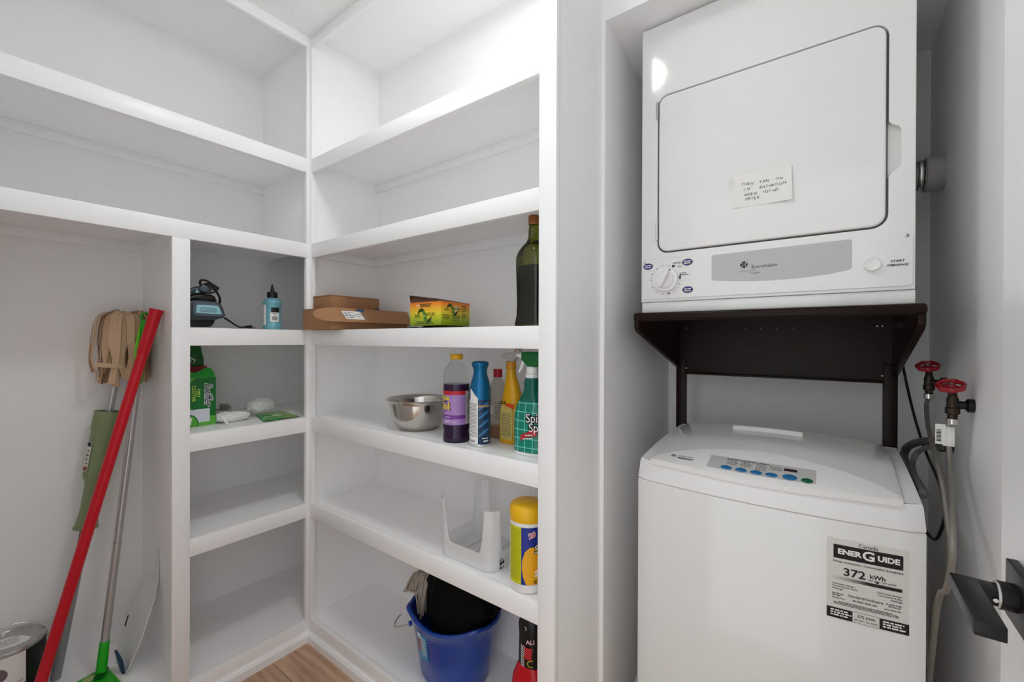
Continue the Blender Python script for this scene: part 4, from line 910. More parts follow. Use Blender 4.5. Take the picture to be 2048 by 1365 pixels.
lathe('cap', [(.0195, .2555), (.0198, .257), (.0198, .2715), (.0190, .2725), (0, .2725)], (pc[0], pc[1], Z5), M_YCAP, pp, 36)
wp = wrap(pc, .0410, Z5); M_LILAC = mat('lilac_label', (168, 132, 192), .4, var=.03)
lab = patch('label', -.085, .085, .056, .160, wp, M_LILAC, pp, .0004, 48, 2)
patch('label_red_band', -.0848, .030, .148, .160, wp, mat('red_print', (196, 34, 44), .4), lab, .0007, 30, 1); patch('label_purple_band', -.0848, .030, .074, .086, wp, mat('purple_print', (122, 52, 150), .4), lab, .0007, 30, 1)
patch('ingredients_panel', .030, .062, .058, .158, wp, M_PAPER, lab, .0008, 10, 1); small_print('panel_print', [(.032 , .155 - k * .005, .028, .0018) for k in range(19)], wp, M_INK, lab, .0011)
g = G(); rnd = random.Random(8)
for k in range(26):
    a, b = -.036 + rnd.uniform(-.012, .016), .118 + rnd.uniform(-.025, .025); g.add(*g_poly(ell(a, b, .003, .0022, 8), wp, .0009))
g.out('berry_print', mat('dark_purple_print', (62, 40, 84), .5), lab, recalc=False)['kind'] = 'stuff'
text('lettering', 'Pine', .022, off(wp, -.042, .138), mat('yellow_print', (232, 206, 40), .4), lab, bold=.04, lift=.0012); text('lettering', 'Sol', .030, off(wp, -.040, .113), MATS['yellow_print'], lab, bold=.04, lift=.0012)
small_print('label_print', [(-.04, .0795, .02, .002), (-.04, .068, .02, .002), (-.04, .064, .016, .002)], wp, M_WHITEINK, lab, .0011); text('lettering', '1.4 L', .007, off(wp, -.008, .066), M_WHITEINK, lab, lift=.0011)

fc = (.979, .842); fb = thing('aerosol_can', 'slim blue air freshener aerosol with a metallic blue waisted top', 'can', (fc[0], fc[1], Z5))
M_MBLUE = mat('metallic_blue', (14, 104, 152), .25, .45, var=.03); M_NBLUE = mat('dark_blue_print', (22, 58, 92), .35, var=.3, scale=25)
lathe('can', [(.0295, .0005), (.0312, .003), (.0312, .150), (.0305, .154)], (fc[0], fc[1], Z5), M_NBLUE, fb, 44)
lathe('can_rim', [(.0312, 0), (.0322, .001), (.0322, .007), (.0312, .008)], (fc[0], fc[1], Z5), mat('pale_metal', (208, 208, 206), .3, .5), fb, 44)
lathe('blue_top', [(.0316, .140), (.0322, .150), (.0318, .165), (.028, .190), (.0215, .212), (.0198, .222), (.0215, .232), (.0252, .240), (.0262, .246), (.0235, .251), (.014, .2535), (0, .254)], (fc[0], fc[1], Z5), M_MBLUE, fb, 44, smooth=60)
wq = wrap(fc, .0313, Z5)
pn = poly('white_panel', [(-.044, .009), (-.0065, .009), (-.0065, .146), (-.012, .150), (-.020, .158), (-.028, .172), (-.033, .185), (-.044, .190)][:0] + [(-.046, .009), (-.0065, .009), (-.0065, .138), (-.046, .138)], wq, M_PAPER, fb, .0004)
bpy.data.objects.remove(pn); pn = patch('white_panel', -.046, -.0065, .009, .138, wq, M_PAPER, fb, .0004, 14, 1)
wq2 = wrap(fc, .0323, Z5); poly('white_panel_tip', [(-.0065, .138), (-.0065, .146), (-.016, .150), (-.024, .160), (-.030, .172), (-.034, .172), (-.034, .138)], wq2, M_PAPER, fb, .0006)
small_print('panel_print', [(-.036, .128 - k * .0042, .026, .0016) for k in range(24)], wq, M_GREYINK, pn, .0008); small_print('panel_print', [(-.036, .020 - k * .004, .02, .002) for k in range(2)], wq, M_INK, pn, .0008)
g = G()
for k in range(4): g.add(*g_poly([(-.004, .030 + k * .026), (.026, .050 + k * .026), (.030, .058 + k * .026), (.010, .050 + k * .026), (-.004, .036 + k * .026)], wq, .0005))
g.out('wave_print', mat('mid_blue_print', (60, 120, 166), .35), fb, recalc=False)['kind'] = 'stuff'
patch('gold_band', -.0065, .030, .118, .124, wq, mat('tan_print', (172, 140, 108), .4), fb, .0007, 10, 1); small_print('label_print', [(.006, .026, .022, .0028), (.010, .018, .018, .004)], wq, M_WHITEINK, fb, .0009)

rc = (1.096, .867); rb = thing('small_bottle', 'small clear bottle with a red cap and a little amber liquid', 'bottle', (rc[0], rc[1], Z5))
R0 = [(.0245, .001), (.0255, .004), (.0255, .150), (.024, .165), (.017, .185), (.0125, .194), (.0125, .2)]
lathe('bottle', R0, (rc[0], rc[1], Z5), mat('cloudy_plastic', (214, 208, 200), .15, var=.02, trans=.8, ior=1.1), rb, 36)
lathe('liquid', [(.0235, .002), (.0240, .004), (.0240, .040)], (rc[0], rc[1], Z5), mat('amber_liquid', (190, 122, 40), .2, var=.03), rb, 32)
lathe('cap', [(.0145, .196), (.0148, .198), (.0145, .222), (0, .2225)], (rc[0], rc[1], Z5), mat('red_cap', (172, 16, 28), .4), rb, 28)
wr = wrap(rc, .0257, Z5); rl = patch('label', -.012, .024, .052, .128, wr, mat('pale_brown_label', (190, 180, 168), .5, var=.06), rb, .0004, 10, 1)
small_print('label_print', [(-.008, .118 - k * .006, .026, .0024) for k in range(10)], wr, M_GREYINK, rl, .0008)
patch('white_sticker', -.028, -.016, .075, .105, wr, M_PAPER, rb, .0006, 5, 1)

yc = (1.065, .790); yb = thing('spray_bottle', 'yellow cleaner bottle with an angled neck behind the green one', 'bottle', (yc[0], yc[1], Z5))
M_YEL = mat('yellow_plastic', (224, 168, 22), .3, var=.03)
def yring(h, w, d, sh): return sup((yc[0] + sh * .15, yc[1] - sh), d, w, Z5 + h, 2.6, 36, 0)
v, f = g_loft([yring(*q) for q in ((.001, .034, .026, 0), (.006, .036, .028, 0), (.06, .0365, .028, .001), (.11, .035, .027, .003), (.15, .029, .023, .004), (.18, .022, .019, .003), (.205, .0155, .0155, .001), (.222, .013, .013, 0), (.232, .0125, .0125, 0))]); mesh('bottle', v, f, M_YEL, yb, 60)
lathe('collar', [(.0155, .226), (.0160, .228), (.0155, .250)], (yc[0], yc[1], Z5), mat('amber_collar', (206, 140, 22), .4), yb, 24)
extrude_dir('sprayer_head', [(yc[0] - .010, yc[1] + a, Z5 + b) for a, b in ((.034, .262), (.036, .268), (.020, .276), (-.010, .278), (-.030, .2905), (-.038, .286), (-.024, .262), (-.012, .250), (.012, .250), (.016, .258))], (.020, 0, 0), mat('grey_white_plastic', (186, 184, 180), .4), yb, bev=.003)
extrude_dir('orange_lever', [(yc[0] - .006, yc[1] + a, Z5 + b) for a, b in ((-.010, .270), (-.020, .2915), (-.030, .2918), (-.022, .268))], (.012, 0, 0), mat('orange_plastic', (226, 140, 24), .4), yb, bev=.001)
wy = faceX(yc[0] - .0282, yc[1], Z5)
poly('label', [(-.018, .014), (.026, .012), (.028, .10), (.020, .118), (-.012, .120), (-.020, .10)], wy, mat('olive_yellow_label', (196, 176, 96), .45, var=.08, scale=60), yb, .0006)
poly('red_band', [(-.004, .118), (.030, .108), (.034, .122), (.010, .124)], wy, mat('orange_red_print', (214, 72, 26), .4), yb, .0014); text('lettering', 'CLR', .012, off(wy, -.010, .125), M_INK, yb, bold=.03, lift=.0016, shear=.2)
small_print('label_print', [(-.014, .092 - k * .006, .036, .0022) for k in range(12)], wy, M_GREYINK, yb, .0014, 1)

gc2 = (.993, .663); gs = thing('spray_bottle', 'green tile-patterned spray cleaner bottle with a white and green trigger', 'bottle', (gc2[0], gc2[1], Z5))
def tile_mat():
    m = bpy.data.materials.new('green_tile_print'); m.use_nodes = True; nt = m.node_tree; L = nt.links; b = nt.nodes['Principled BSDF']
    tc = nt.nodes.new('ShaderNodeTexCoord'); sp = nt.nodes.new('ShaderNodeSeparateXYZ'); cb = nt.nodes.new('ShaderNodeCombineXYZ')
    L.new(tc.outputs['Object'], sp.inputs[0]); L.new(sp.outputs['Y'], cb.inputs[0]); L.new(sp.outputs['Z'], cb.inputs[1])
    br = nt.nodes.new('ShaderNodeTexBrick'); br.offset = 0; br.squash = 1; br.inputs['Scale'].default_value = 1
    br.inputs['Brick Width'].default_value = .024; br.inputs['Row Height'].default_value = .024; br.inputs['Mortar Size'].default_value = .0011; br.inputs['Mortar Smooth'].default_value = .3
    br.inputs['Color1'].default_value = rgb((4, 128, 108)); br.inputs['Color2'].default_value = rgb((6, 122, 104)); br.inputs['Mortar'].default_value = rgb((120, 214, 196))
    L.new(cb.outputs[0], br.inputs['Vector']); L.new(br.outputs['Color'], b.inputs['Base Color']); b.inputs['Roughness'].default_value = .22
    return m
M_GTEAL = mat('deep_green_plastic', (4, 96, 82), .22, var=.05)
def gring(h, w, d): return sup(gc2, d, w, Z5 + h, 3.0, 44)
v, f = g_loft([gring(*q) for q in ((.010, .0495, .036), (.016, .050, .0365), (.09, .050, .0365), (.118, .048, .035), (.140, .040, .031), (.148, .036, .029))]); mesh('printed_body', v, f, tile_mat(), gs, 60)
v, f = g_loft([gring(*q) for q in ((.0005, .046, .034), (.003, .048, .0355), (.010, .049, .0362))]); mesh('white_base', v, f, M_PLAST, gs, 60)
v, f = g_loft([gring(*q) for q in ((.148, .0362, .0292), (.160, .028, .025), (.176, .0215, .021), (.186, .0195, .0195), (.194, .021, .021), (.202, .0195, .0195), (.212, .017, .017), (.216, .016, .016))]); mesh('neck', v, f, M_GTEAL, gs, 60)
lathe('collar', [(.0185, .212), (.0195, .214), (.0195, .222), (.0165, .224), (.0165, .242), (.013, .244)], (gc2[0], gc2[1], Z5), M_PLAST, gs, 28)
M_GTRIG = mat('green_trigger_plastic', (8, 104, 46), .3, var=.05)
extrude_dir('sprayer_head', [(gc2[0] - .012, gc2[1] + a, Z5 + b) for a, b in ((.032, .283), (.020, .2845), (-.030, .2845), (-.048, .278), (-.050, .262), (-.020, .243), (.010, .243), (.018, .250), (.032, .262))], (.024, 0, 0), M_GTRIG, gs, bev=.004)
lathe('nozzle', [(.009, .030), (.0095, .033), (.009, .040), (.0065, .041), (.0065, .046), (.005, .0465), (.005, .052)], (gc2[0], gc2[1], Z5 + .274), M_PLAST, gs, 20, Vector((0, 1, 0)))
extrude_dir('trigger', [(gc2[0] - .005, gc2[1] + a, Z5 + b) for a, b in ((.022, .264), (.034, .264), (.037, .245), (.046, .226), (.043, .222), (.032, .238), (.026, .250), (.012, .250), (.010, .258))], (.010, 0, 0), M_PLAST, gs, bev=.002)
wg = faceX(gc2[0] - .0368, gc2[1], Z5)
for m, bo, lf_ in ((M_INK, .07, .0008), (M_WHITEINK, .0, .0012)):
    text('lettering', 'Spic', .034, off(wg, .030, .106, .10), m, gs, bold=bo, lift=lf_, shear=.1); text('lettering', 'Span', .034, off(wg, .044, .082, .10), m, gs, bold=bo, lift=lf_, shear=.1)
poly('red_banner', [(-.014, .040), (-.012, .058), (.030, .076), (.040, .076), (.040, .060), (.010, .054), (-.004, .046)], wg, mat('banner_red', (176, 40, 52), .4), gs, .001)
small_print('banner_print', [(.002, .0475, .030, .0028), (.012, .0565, .024, .0028)], off(wg, 0, 0, .16), M_WHITEINK, gs, .0014, 1)

# ================================================================== RIGHT UNIT, SHELF Z6
M_FROST = mat('frosted_plastic', (244, 245, 245), .22, var=0, alpha=.5)
ho = thing('plastic_holder', 'frosted see-through plastic holder with four tall corner posts', 'holder', (1.04, .866, Z6))
HX0, HX1, HY0, HY1 = .931, 1.150, .752, .983
g = G()
def hprof(p, H):   # height of the wall along a side, p from 0..1: high at the ends, low between
    e = min(p, 1 - p); return H if e < .14 else (.050 + (H - .050) * max(0, 1 - (e - .14) / .12) ** 3 if e < .26 else .050)
cs = [(HX0, HY0), (HX0, HY1), (HX1, HY1), (HX1, HY0)]; Hs = .178
outl = []; NS = 44
for k in range(4):
    a, b = Vector(cs[k]), Vector(cs[(k + 1) % 4])
    for i in range(NS): p = i / NS; outl.append((a.lerp(b, p), hprof(p, Hs), (a.lerp(b, p))))
ctr = Vector(((HX0 + HX1) / 2, (HY0 + HY1) / 2)); n = len(outl)
def rnd_(p):   # round the four corners, taper slightly downwards
    d = p - ctr; hx, hy = (HX1 - HX0) / 2, (HY1 - HY0) / 2; ex, ey = abs(d.x) / hx, abs(d.y) / hy
    k = 1 - .10 * max(0, min(ex, ey) - .72) / .28; return ctr + d * k
rings = []
for w, hh in ((1.0, 0.0), (1.0, 1.0), (.972, 1.0), (.972, .03)):
    ring_ = []
    for p, H, _ in outl:
        q = ctr + (rnd_(p) - ctr) * (w - .05 * (1 - H * hh / Hs)); ring_.append(Vector((q.x, q.y, Z6 + .001 + H * hh)))
    rings.append(ring_)
v, f = g_loft(rings, True, True); mesh('tray_with_posts', v, f, M_FROST, ho, 40)
for k in range(4): box('base_rib', HX0 + .03, HX1 - .03, HY0 + .035 + k * .045, HY0 + .044 + k * .045, Z6 + .0065, Z6 + .013, M_FROST, ho, bev=.001)
hs = patch('price_sticker', .010, .034, .008, .040, faceY(HY0 + .004, HX0 + .02, Z6), M_PAPER, ho, .0035, 1, 1); small_print('sticker_print', [(.012, .036, .018, .004), (.012, .026, .010, .012), (.024, .026, .008, .01), (.012, .013, .018, .006)], faceY(HY0 + .004, HX0 + .02, Z6), M_INK, hs, .004, 1)

wc = (.964, .656); wn = thing('wipes_canister', 'yellow-lidded canister of cleaning wipes with a blue and yellow label', 'canister', (wc[0], wc[1], Z6))
lathe('canister', [(.043, .0008), (.047, .003), (.049, .010), (.049, .192)], (wc[0], wc[1], Z6), M_PLAST, wn, 48)
lathe('lid', [(.0498, .186), (.0505, .188), (.0505, .212), (.0485, .220), (.044, .2265), (.030, .231), (0, .2325)], (wc[0], wc[1], Z6), mat('yellow_lid', (236, 184, 16), .35, var=.02), wn, 48, smooth=50)
ww = wrap(wc, .0492, Z6)
v1_ = patch('instructions_panel', -.062, -.018, .026, .176, ww, mat('lime_yellow_label', (206, 206, 22), .4, var=.03), wn, .0004, 16, 1)
v2_ = patch('front_label', -.018, .062, .026, .176, ww, mat('royal_blue_label', (22, 44, 140), .4, var=.04), wn, .0004, 24, 1)
small_print('panel_print', [(-.058, .168 - k * .0052, .038, .0016) for k in range(26)], ww, mat('olive_ink', (150, 150, 20), .5), v1_, .0008)
poly('yellow_swoosh', [(-.004, .027), (-.012, .045), (-.016, .068), (-.015, .090), (-.008, .112), (.004, .124), (.020, .126), (.020, .027)], ww, mat('amber_print', (236, 172, 16), .4, var=.03), v2_, .0008); patch('yellow_swoosh', .020, .062, .027, .126, ww, MATS['amber_print'], v2_, .0008, 10, 1)
text('lettering', '20', .019, off(ww, .010, .156, .35), M_WHITEINK, v2_, bold=.07, lift=.0009, shear=.2); text('lettering', '20', .019, off(ww, .010, .156, .35), mat('red_print2', (196, 30, 44), .4), v2_, bold=.01, lift=.0014, shear=.2)
for m, bo, l_ in ((M_INK, .06, .0011), (M_WHITEINK, 0, .0016)): text('lettering', 'S', .030, off(ww, .022, .118, .2), m, v2_, bold=bo, lift=l_, shear=.2)
g = G()
for a, b in ((.012, .06), (.018, .054), (.012, .05)): g.add(*g_poly(ell(a + .01, b, .0045, .003, 12, .7), ww, .0011))
g.out('sparkle_print', M_WHITEINK, v2_, recalc=False)['kind'] = 'stuff'
small_print('label_print', [(.016, .036, .04, .003), (.016, .031, .03, .0024)], ww, M_INK, v2_, .0012)

# ================================================================== RIGHT UNIT, BOTTOM (Z7)
M_BUCKET = mat('blue_bucket_plastic', (18, 66, 158), .25, var=.04, coat=.2)
kc = Vector((1.078, 1.040)); RZt = .302
bk = thing('bucket', 'blue plastic mop bucket with a wavy pouring rim', 'bucket', (kc.x, kc.y, Z7))
def bring(s, z, wav=0, lip=0, n=96):
    out = []
    for k in range(n):
        a = 2 * math.pi * k / n; rx, ry = .137 * s, .165 * s
        # two pouring spouts (towards the room) and shallow waves between them
        sp = sum(math.exp(-((math.atan2(math.sin(a - b), math.cos(a - b))) / .22) ** 2) for b in (math.radians(140), math.radians(245)))
        out.append(Vector((kc.x + (rx + lip + .010 * sp * wav) * math.cos(a), kc.y + (ry + lip + .010 * sp * wav) * math.sin(a), z + (.012 * sp - .010 * math.exp(-((math.atan2(math.sin(a - 3.36), math.cos(a - 3.36))) / .5) ** 2)) * wav)))
    return out
rg = [bring(.74, Z7 + .001), bring(.77, Z7 + .006), bring(.86, Z7 + .09), bring(.93, Z7 + .16), bring(.965, RZt - .022, .6), bring(.97, RZt - .012, 1, .006), bring(.975, RZt - .002, 1, .010), bring(.97, RZt + .004, 1, .006), bring(.965, RZt + .002, 1, -.002), bring(.955, RZt - .015, 1, -.003), bring(.90, Z7 + .13, 0, -.004), bring(.78, Z7 + .012, 0, -.004)]
v, f = g_loft(rg); mesh('pail', v, f, M_BUCKET, bk, 60)
tube('bail_wire', spline([(kc.x - .085, kc.y + .150, RZt - .028), (kc.x - .115, kc.y + .160, RZt - .040), (kc.x - .150, kc.y + .135, RZt - .045), (kc.x - .128, kc.y + .088, RZt - .030)], 6), .0022, M_CHROME, bk, n=8)
lathe('bail_ear', [(.008, 0), (.008, .010)], (kc.x - .118, kc.y + .086, RZt - .030), M_BUCKET, bk, 14, Vector((-1, .4, 0)))
def bf(u, v, w=0): # on the front wall of the bucket; u along the skin, v height above Z7
    a = math.radians(180) + u / .15; s = .86 + (v - .09) * .9; return Vector((kc.x + (.137 * s + w + .0006) * math.cos(a), kc.y + (.165 * s + w + .0006) * math.sin(a), Z7 + v))
bl_ = patch('label', -.058, -.002, .085, .175, bf, mat('cyan_label', (40, 140, 190), .4, var=.12, scale=60), bk, .0012, 12, 6)
patch('label_photo', -.056, -.038, .110, .150, bf, mat('orange_brown_print', (166, 92, 66), .45, var=.2, scale=70), bl_, .0018, 4, 4); patch('label_white', -.056, -.034, .155, .172, bf, M_PAPER, bl_, .0018, 4, 2)
small_print('label_print', [(-.034, .160 - k * .009, .026, .004) for k in range(7)], bf, M_WHITEINK, bl_, .0018)
sk2 = thing('black_bag', 'black plastic bag stuffed in the blue bucket', 'bag', (kc.x + .01, kc.y, Z7 + .05))
MOPY = onX(850, 1150, 1.075).y
def keepb(p):
    if p.z < RZt + .03:
        d = Vector((p.x - kc.x, p.y - kc.y)); lim = min(.90, .745 + max(0, p.z - Z7 - .012) * 1.0)
        e = math.hypot(d.x / .137, d.y / .165)
        if e > lim: d *= lim / e; p = Vector((kc.x + d.x, kc.y + d.y, p.z))
    p.y = min(p.y, MOPY - .052); p.x = min(p.x, XB - .012); p.x = max(p.x, XR + T + .03 if p.z > RZt else p.x); p.z = min(p.z, Z6 - T - .006); return p
v, f = g_blob((kc.x + .02, kc.y - .03, .335), .118, .145, .195, .12, 2.4, 6.6, 5, Z7 + .03, keepb); mesh('film', v, f, M_BAGB, sk2, 35)
tube('drawstring', spline([(kc.x - .085, kc.y + .012, RZt + .055), (kc.x - .093, kc.y + .006, RZt + .03), (kc.x - .096, kc.y - .004, RZt - .002)], 5), .0022, mat('grey_string', (150, 146, 138), .8), sk2, n=6)
# rope mop head resting on the rim
M_ROPE = mat('cotton_rope', (186, 174, 162), .9, var=.12, scale=80, bump=.5, bscale=400)
mh = thing('rope_mop', 'cotton rope mop head hanging over the blue bucket rim', 'mop', (1.05, 1.185, RZt))
top = onX(850, 1150, 1.075); g = G(); rnd = random.Random(21)
for k in range(95):
    a = rnd.uniform(-1.0, 1.0); ln = rnd.uniform(.075, .115); o1 = Vector((rnd.uniform(-.012, .012), rnd.uniform(-.022, .022), rnd.uniform(-.006, .012)))
    side = .9 * a; p0 = top + o1 + Vector((0, -.02, .0)); dirv = Vector((-.35 + rnd.uniform(-.25, .1), .55 * side + .22, 0))
    p1 = p0 + dirv * .045 + Vector((0, 0, .006)); p2 = p0 + dirv * .085 + Vector((0, 0, -ln * .45)); p3 = p0 + dirv * (.095 + rnd.uniform(-.01, .02)) + Vector((0, 0, -ln))
    pts = [p0, p1, p2, p3]
    for q_ in pts:
        q_.x = min(max(q_.x, XR + T + .012), XB - .02); q_.z = min(q_.z, Z6 - T - .008)
    pts = spline(pts, 5)
    for q_ in pts:   # strands lie over the rim or hang inside the pail, never through its wall
        q_.y = max(q_.y, MOPY - .046); d = Vector((q_.x - kc.x, q_.y - kc.y)); e = math.hypot(d.x / .137, d.y / .165)
        if e > .885: q_.z = max(q_.z, RZt + .021 - .10 * max(0, e - 1.16))
        elif q_.z < RZt + .01 and e > .845: d *= .845 / e; q_.x, q_.y = kc.x + d.x, kc.y + d.y
        elif q_.z < RZt + .01 and e < .60: pass
    g.add(*g_tube(pts, .0030, 6))
g.out('strands', M_ROPE, mh, 60)['kind'] = 'stuff'
lathe('socket', [(.016, -.03), (.02, 0), (.016, .02)], top + Vector((.01, -.022, .0)), M_BLACK, mh, 18)
# red and black jug by the stile
jc = (.996, .664); jg = thing('jug', 'red bottle with a black labelled upper half beside the blue bucket', 'bottle', (jc[0], jc[1], Z7))
M_REDP = mat('red_plastic', (196, 10, 30), .28, var=.04)
v, f = g_loft([sup(jc, a, b, Z7 + h, 3, 40) for a, b, h in ((.040, .052, .001), (.043, .055, .008), (.043, .055, .17), (.040, .050, .205), (.034, .040, .230), (.031, .034, .243))]); mesh('lower_body', v, f, M_REDP, jg, 60)
v, f = g_loft([sup(jc, a, b, Z7 + h, 2.6, 40) for a, b, h in ((.0312, .0342, .243), (.032, .034, .255), (.031, .033, .320), (.032, .035, .350), (.028, .030, .372), (.014, .014, .385))]); mesh('black_upper', v, f, M_BLACK, jg, 60)
lathe('cap', [(.016, .383), (.016, .404), (0, .405)], (jc[0], jc[1], Z7), M_REDP, jg, 24)
jf = wrap(jc, .0335, Z7)
patch('red_band', -.022, .03, .268, .300, jf, mat('red_label', (190, 38, 46), .4), jg, .001, 8, 1); text('lettering', 'ALL', .017, off(jf, -.002, .316, .08), mat('pale_pink_ink', (226, 190, 190), .5), jg, bold=.02, lift=.0012)
rl_ = [(a, b) for a, b in ell(.0, .258, .012, .010, 28)]; ri_ = [(a, b) for a, b in ell(.0, .258, .0095, .0075, 28)]
mesh('yellow_ring', [jf(a, b, .0016) for a, b in rl_ + ri_], [(i, (i + 1) % 28, 28 + (i + 1) % 28, 28 + i) for i in range(28)], mat('gold_print', (206, 180, 60), .4), jg, recalc=False)
small_print('white_side_print', [(-.034, .30 - k * .006, .014, .003) for k in range(10)], jf, M_WHITEINK, jg, .001)
text('lettering', '3', .014, off(jf, -.016, .352, .3), M_WHITEINK, jg, lift=.002)

# ================================================================== BROOM CLOSET
def along(a, b, z): t = (z - a.z) / (b.z - a.z); return a + (b - a) * t
# strip mop, head up
ma, mb = onY(112, 1352, 2.075), onY(252, 655, 2.075); axm = (mb - ma).normalized(); ma = along(ma, mb, Z7 + .002)
def mpt(y_px):   # point on the mop pole that shows at this picture height
    best = None
    for i in range(400):
        p = ma + (mb - ma) * (i / 399); d = p - EYEP; yy = 682.5 - F_PX * d.dot(UPV) / d.dot(FWD)
        if best is None or abs(yy - y_px) < best[0]: best = (abs(yy - y_px), p)
    return best[1]
mp_ = thing('strip_mop', 'upturned mop with tan cloth strips and a green wringing sleeve', 'mop', ma)
M_TAN = mat('tan_cloth', (206, 174, 142), .85, var=.06, scale=40, bump=.2, bscale=300)
tube('pole', [mpt(900), mb], .0115, M_SILVER, mp_, n=18)
tube('lower_pole', [ma, mpt(1120)], .0135, mat('grey_pole_plastic', (142, 144, 144), .4, var=.03), mp_, n=18)
tube('black_tube', [mpt(1125), mpt(1050)], .0135, M_BLACK, mp_, n=18)
s0, s1 = mpt(1056), mpt(822); Ls = (s1 - s0).length
M_SAGE = mat('sage_green_plastic', (130, 146, 104), .45, var=.03)
sl_ = lathe('wringing_sleeve', [(.033, 0), (.034, .004), (.030, .012), (.0245, .06 * Ls / .4), (.0255, .36 * Ls), (.027, .40 * Ls), (.034, .43 * Ls), (.0355, .46 * Ls), (.036, .60 * Ls), (.0375, .83 * Ls), (.039, .84 * Ls), (.0395, Ls), (.0365, Ls), (.035, .9 * Ls)], s0, M_SAGE, mp_, 36, axm, smooth=40)
su_, sw_ = frame_of(axm); camd = (EYEP - s0); camd = (camd - axm * camd.dot(axm)).normalized(); sidev = axm.cross(camd)
def slf(a, h, w=0): r = .0368; d = camd * math.cos(a) + sidev * math.sin(a); return s0 + axm * (h * Ls) + d * (r + w)
sgn = 1 if sidev.dot(RGT) < 0 else -1
def strip_patch(name, a0, a1, h0, h1, m, lift):
    v = [slf(sgn * (a0 + (a1 - a0) * i / 6), h0 + (h1 - h0) * j, lift + .0012 * (h0 + (h1 - h0) * j - .5)) for j in (0, 1) for i in range(7)]
    return mesh(name, v, [(i, i + 1, 8 + i, 7 + i) for i in range(6)], m, sl_, recalc=False)
strip_patch('sleeve_label', .75, 1.35, .49, .74, mat('cream_label', (218, 214, 204), .5, var=.05, scale=80), .0015); strip_patch('label_mark', .8, 1.25, .70, .735, M_BLACK, .0025); strip_patch('label_mark', .8, 1.2, .50, .53, mat('wine_print', (128, 40, 44), .5), .0025)
for k in range(4): strip_patch('label_mark', .85 + .05 * (k % 2), 1.05 + .05 * (k % 3), .55 + k * .035, .565 + k * .035, M_GREYINK, .0025)
hc = mb + axm * .012
# black T connector
g = G().add(*g_lathe([(.017, -.062), (.0185, -.03), (.0185, -.012), (.022, -.008), (.022, .012)], hc, 24, axm)); hb = g.out('connector', M_BLACK, mp_, 40)
u_h = Vector((1, 0, 0)); box('clamp', hc.x - .038, hc.x + .036, hc.y - .014, hc.y + .014, hc.z + .002, hc.z + .022, M_BLACK, mp_, bev=.004)
box('metal_tab', -.004, .004, -.001, .001, -.055, -.035, M_CHROME, mp_, fn=lambda p: hc + axm * p.z + camd * (.0193 + p.y) + sidev * p.x)
rnd = random.Random(3)
def strip(a, ln, w, seed, curl):
    """one cloth strip: leaves the clamp, folds over the top and hangs; a = direction round the head"""
    rr_ = random.Random(seed); ca, sa = math.cos(a), math.sin(a)
    ex, ey = .082 * ca * rr_.uniform(.75, 1.12), .045 * sa * rr_.uniform(.9, 1.1)
    p = [hc + Vector((.02 * ca, .012 * sa, .018)), hc + Vector((ex * .55, ey * .7, .040 + rr_.uniform(-.006, .010))), hc + Vector((ex * .95, ey * 1.1, .018)), hc + Vector((ex * 1.1, ey * 1.25, -.06)), hc + Vector((ex * 1.08 + rr_.uniform(-.01, .01), ey * 1.2, -.13)), hc + Vector((ex * 1.05 + rr_.uniform(-.016, .016), ey * 1.15 + rr_.uniform(-.008, .008), -ln))]
    for q_ in p: q_.y = min(q_.y, YB - .008 - .002 * (seed % 3)); q_.x = min(q_.x, .475)
    path = spline(p, 4); n = len(path); va, vb = [], []; tw = rr_.uniform(-.5, .5)
    for i, c in enumerate(path):
        t = (path[min(i + 1, n - 1)] - path[max(i - 1, 0)]).normalized(); radial = Vector((ca, sa * .6, 0)).normalized()
        s = t.cross(radial); s = s.normalized() if s.length > 1e-4 else Vector((-sa, ca, 0)); s = (Matrix.Rotation(tw * i / n * 1.6, 3, t) @ s); ww_ = w * (.75 + .25 * min(1, i / 5))
        va.append(c + s * ww_); vb.append(c - s * ww_)
    th = .0012; out_ = []
    for q1, q2 in zip(va, vb):
        nn = Vector((ca, sa, .1)).normalized() * th; out_.append([q1 + nn, q2 + nn, q2 - nn, q1 - nn])
    for ring_ in out_:
        for q_ in ring_: q_.y = min(q_.y, YB - .003); q_.x = min(q_.x, .481)
    v, f = g_loft(out_); mesh('cloth_strip', v, f, M_TAN, mp_, 60)
for k in range(34):
    a = math.radians(-178 + k * 10.9) if k < 33 else 2.2
    strip(a, rnd.uniform(.155, .225), rnd.uniform(.0085, .0115), k, 0)
for k in range(7):   # loose folds on top of the head
    a = rnd.uniform(0, 6.28); c = hc + Vector((rnd.uniform(-.045, .045), rnd.uniform(-.02, .02), .034 + rnd.uniform(-.004, .010)))
    d = Vector((math.cos(a), math.sin(a) * .5, 0)); pth = spline([c - d * .030 - Vector((0, 0, .014)), c - d * .012, c + d * .012 + Vector((0, 0, .003)), c + d * .032 - Vector((0, 0, .012))], 4)
    rg = []
    for q_ in pth: s = Vector((-d.y, d.x, 0)).normalized() * .010; rg.append([q_ + s, q_ - s, q_ - s - Vector((0, 0, .002)), q_ + s - Vector((0, 0, .002))])
    v, f = g_loft(rg)
    for q_ in v: q_.x = min(q_.x, .483); q_.y = min(q_.y, YB - .002)
    mesh('cloth_strip', v, f, M_TAN, mp_, 60)
ctr_ = hc + Vector((-.060, -.052, -.148)); rg = [[ctr_ + Vector((t * .038, -.004 - .004 * math.cos(t * 1.3), -.006 * t)) + d for d in (Vector((0, -.001, .0075)), Vector((0, -.001, -.0075)), Vector((0, .001, -.0075)), Vector((0, .001, .0075)))] for t in (-1, -.5, 0, .5, 1)]
v, f = g_loft(rg); mesh('cloth_band', v, f, M_TAN, mp_, 60)

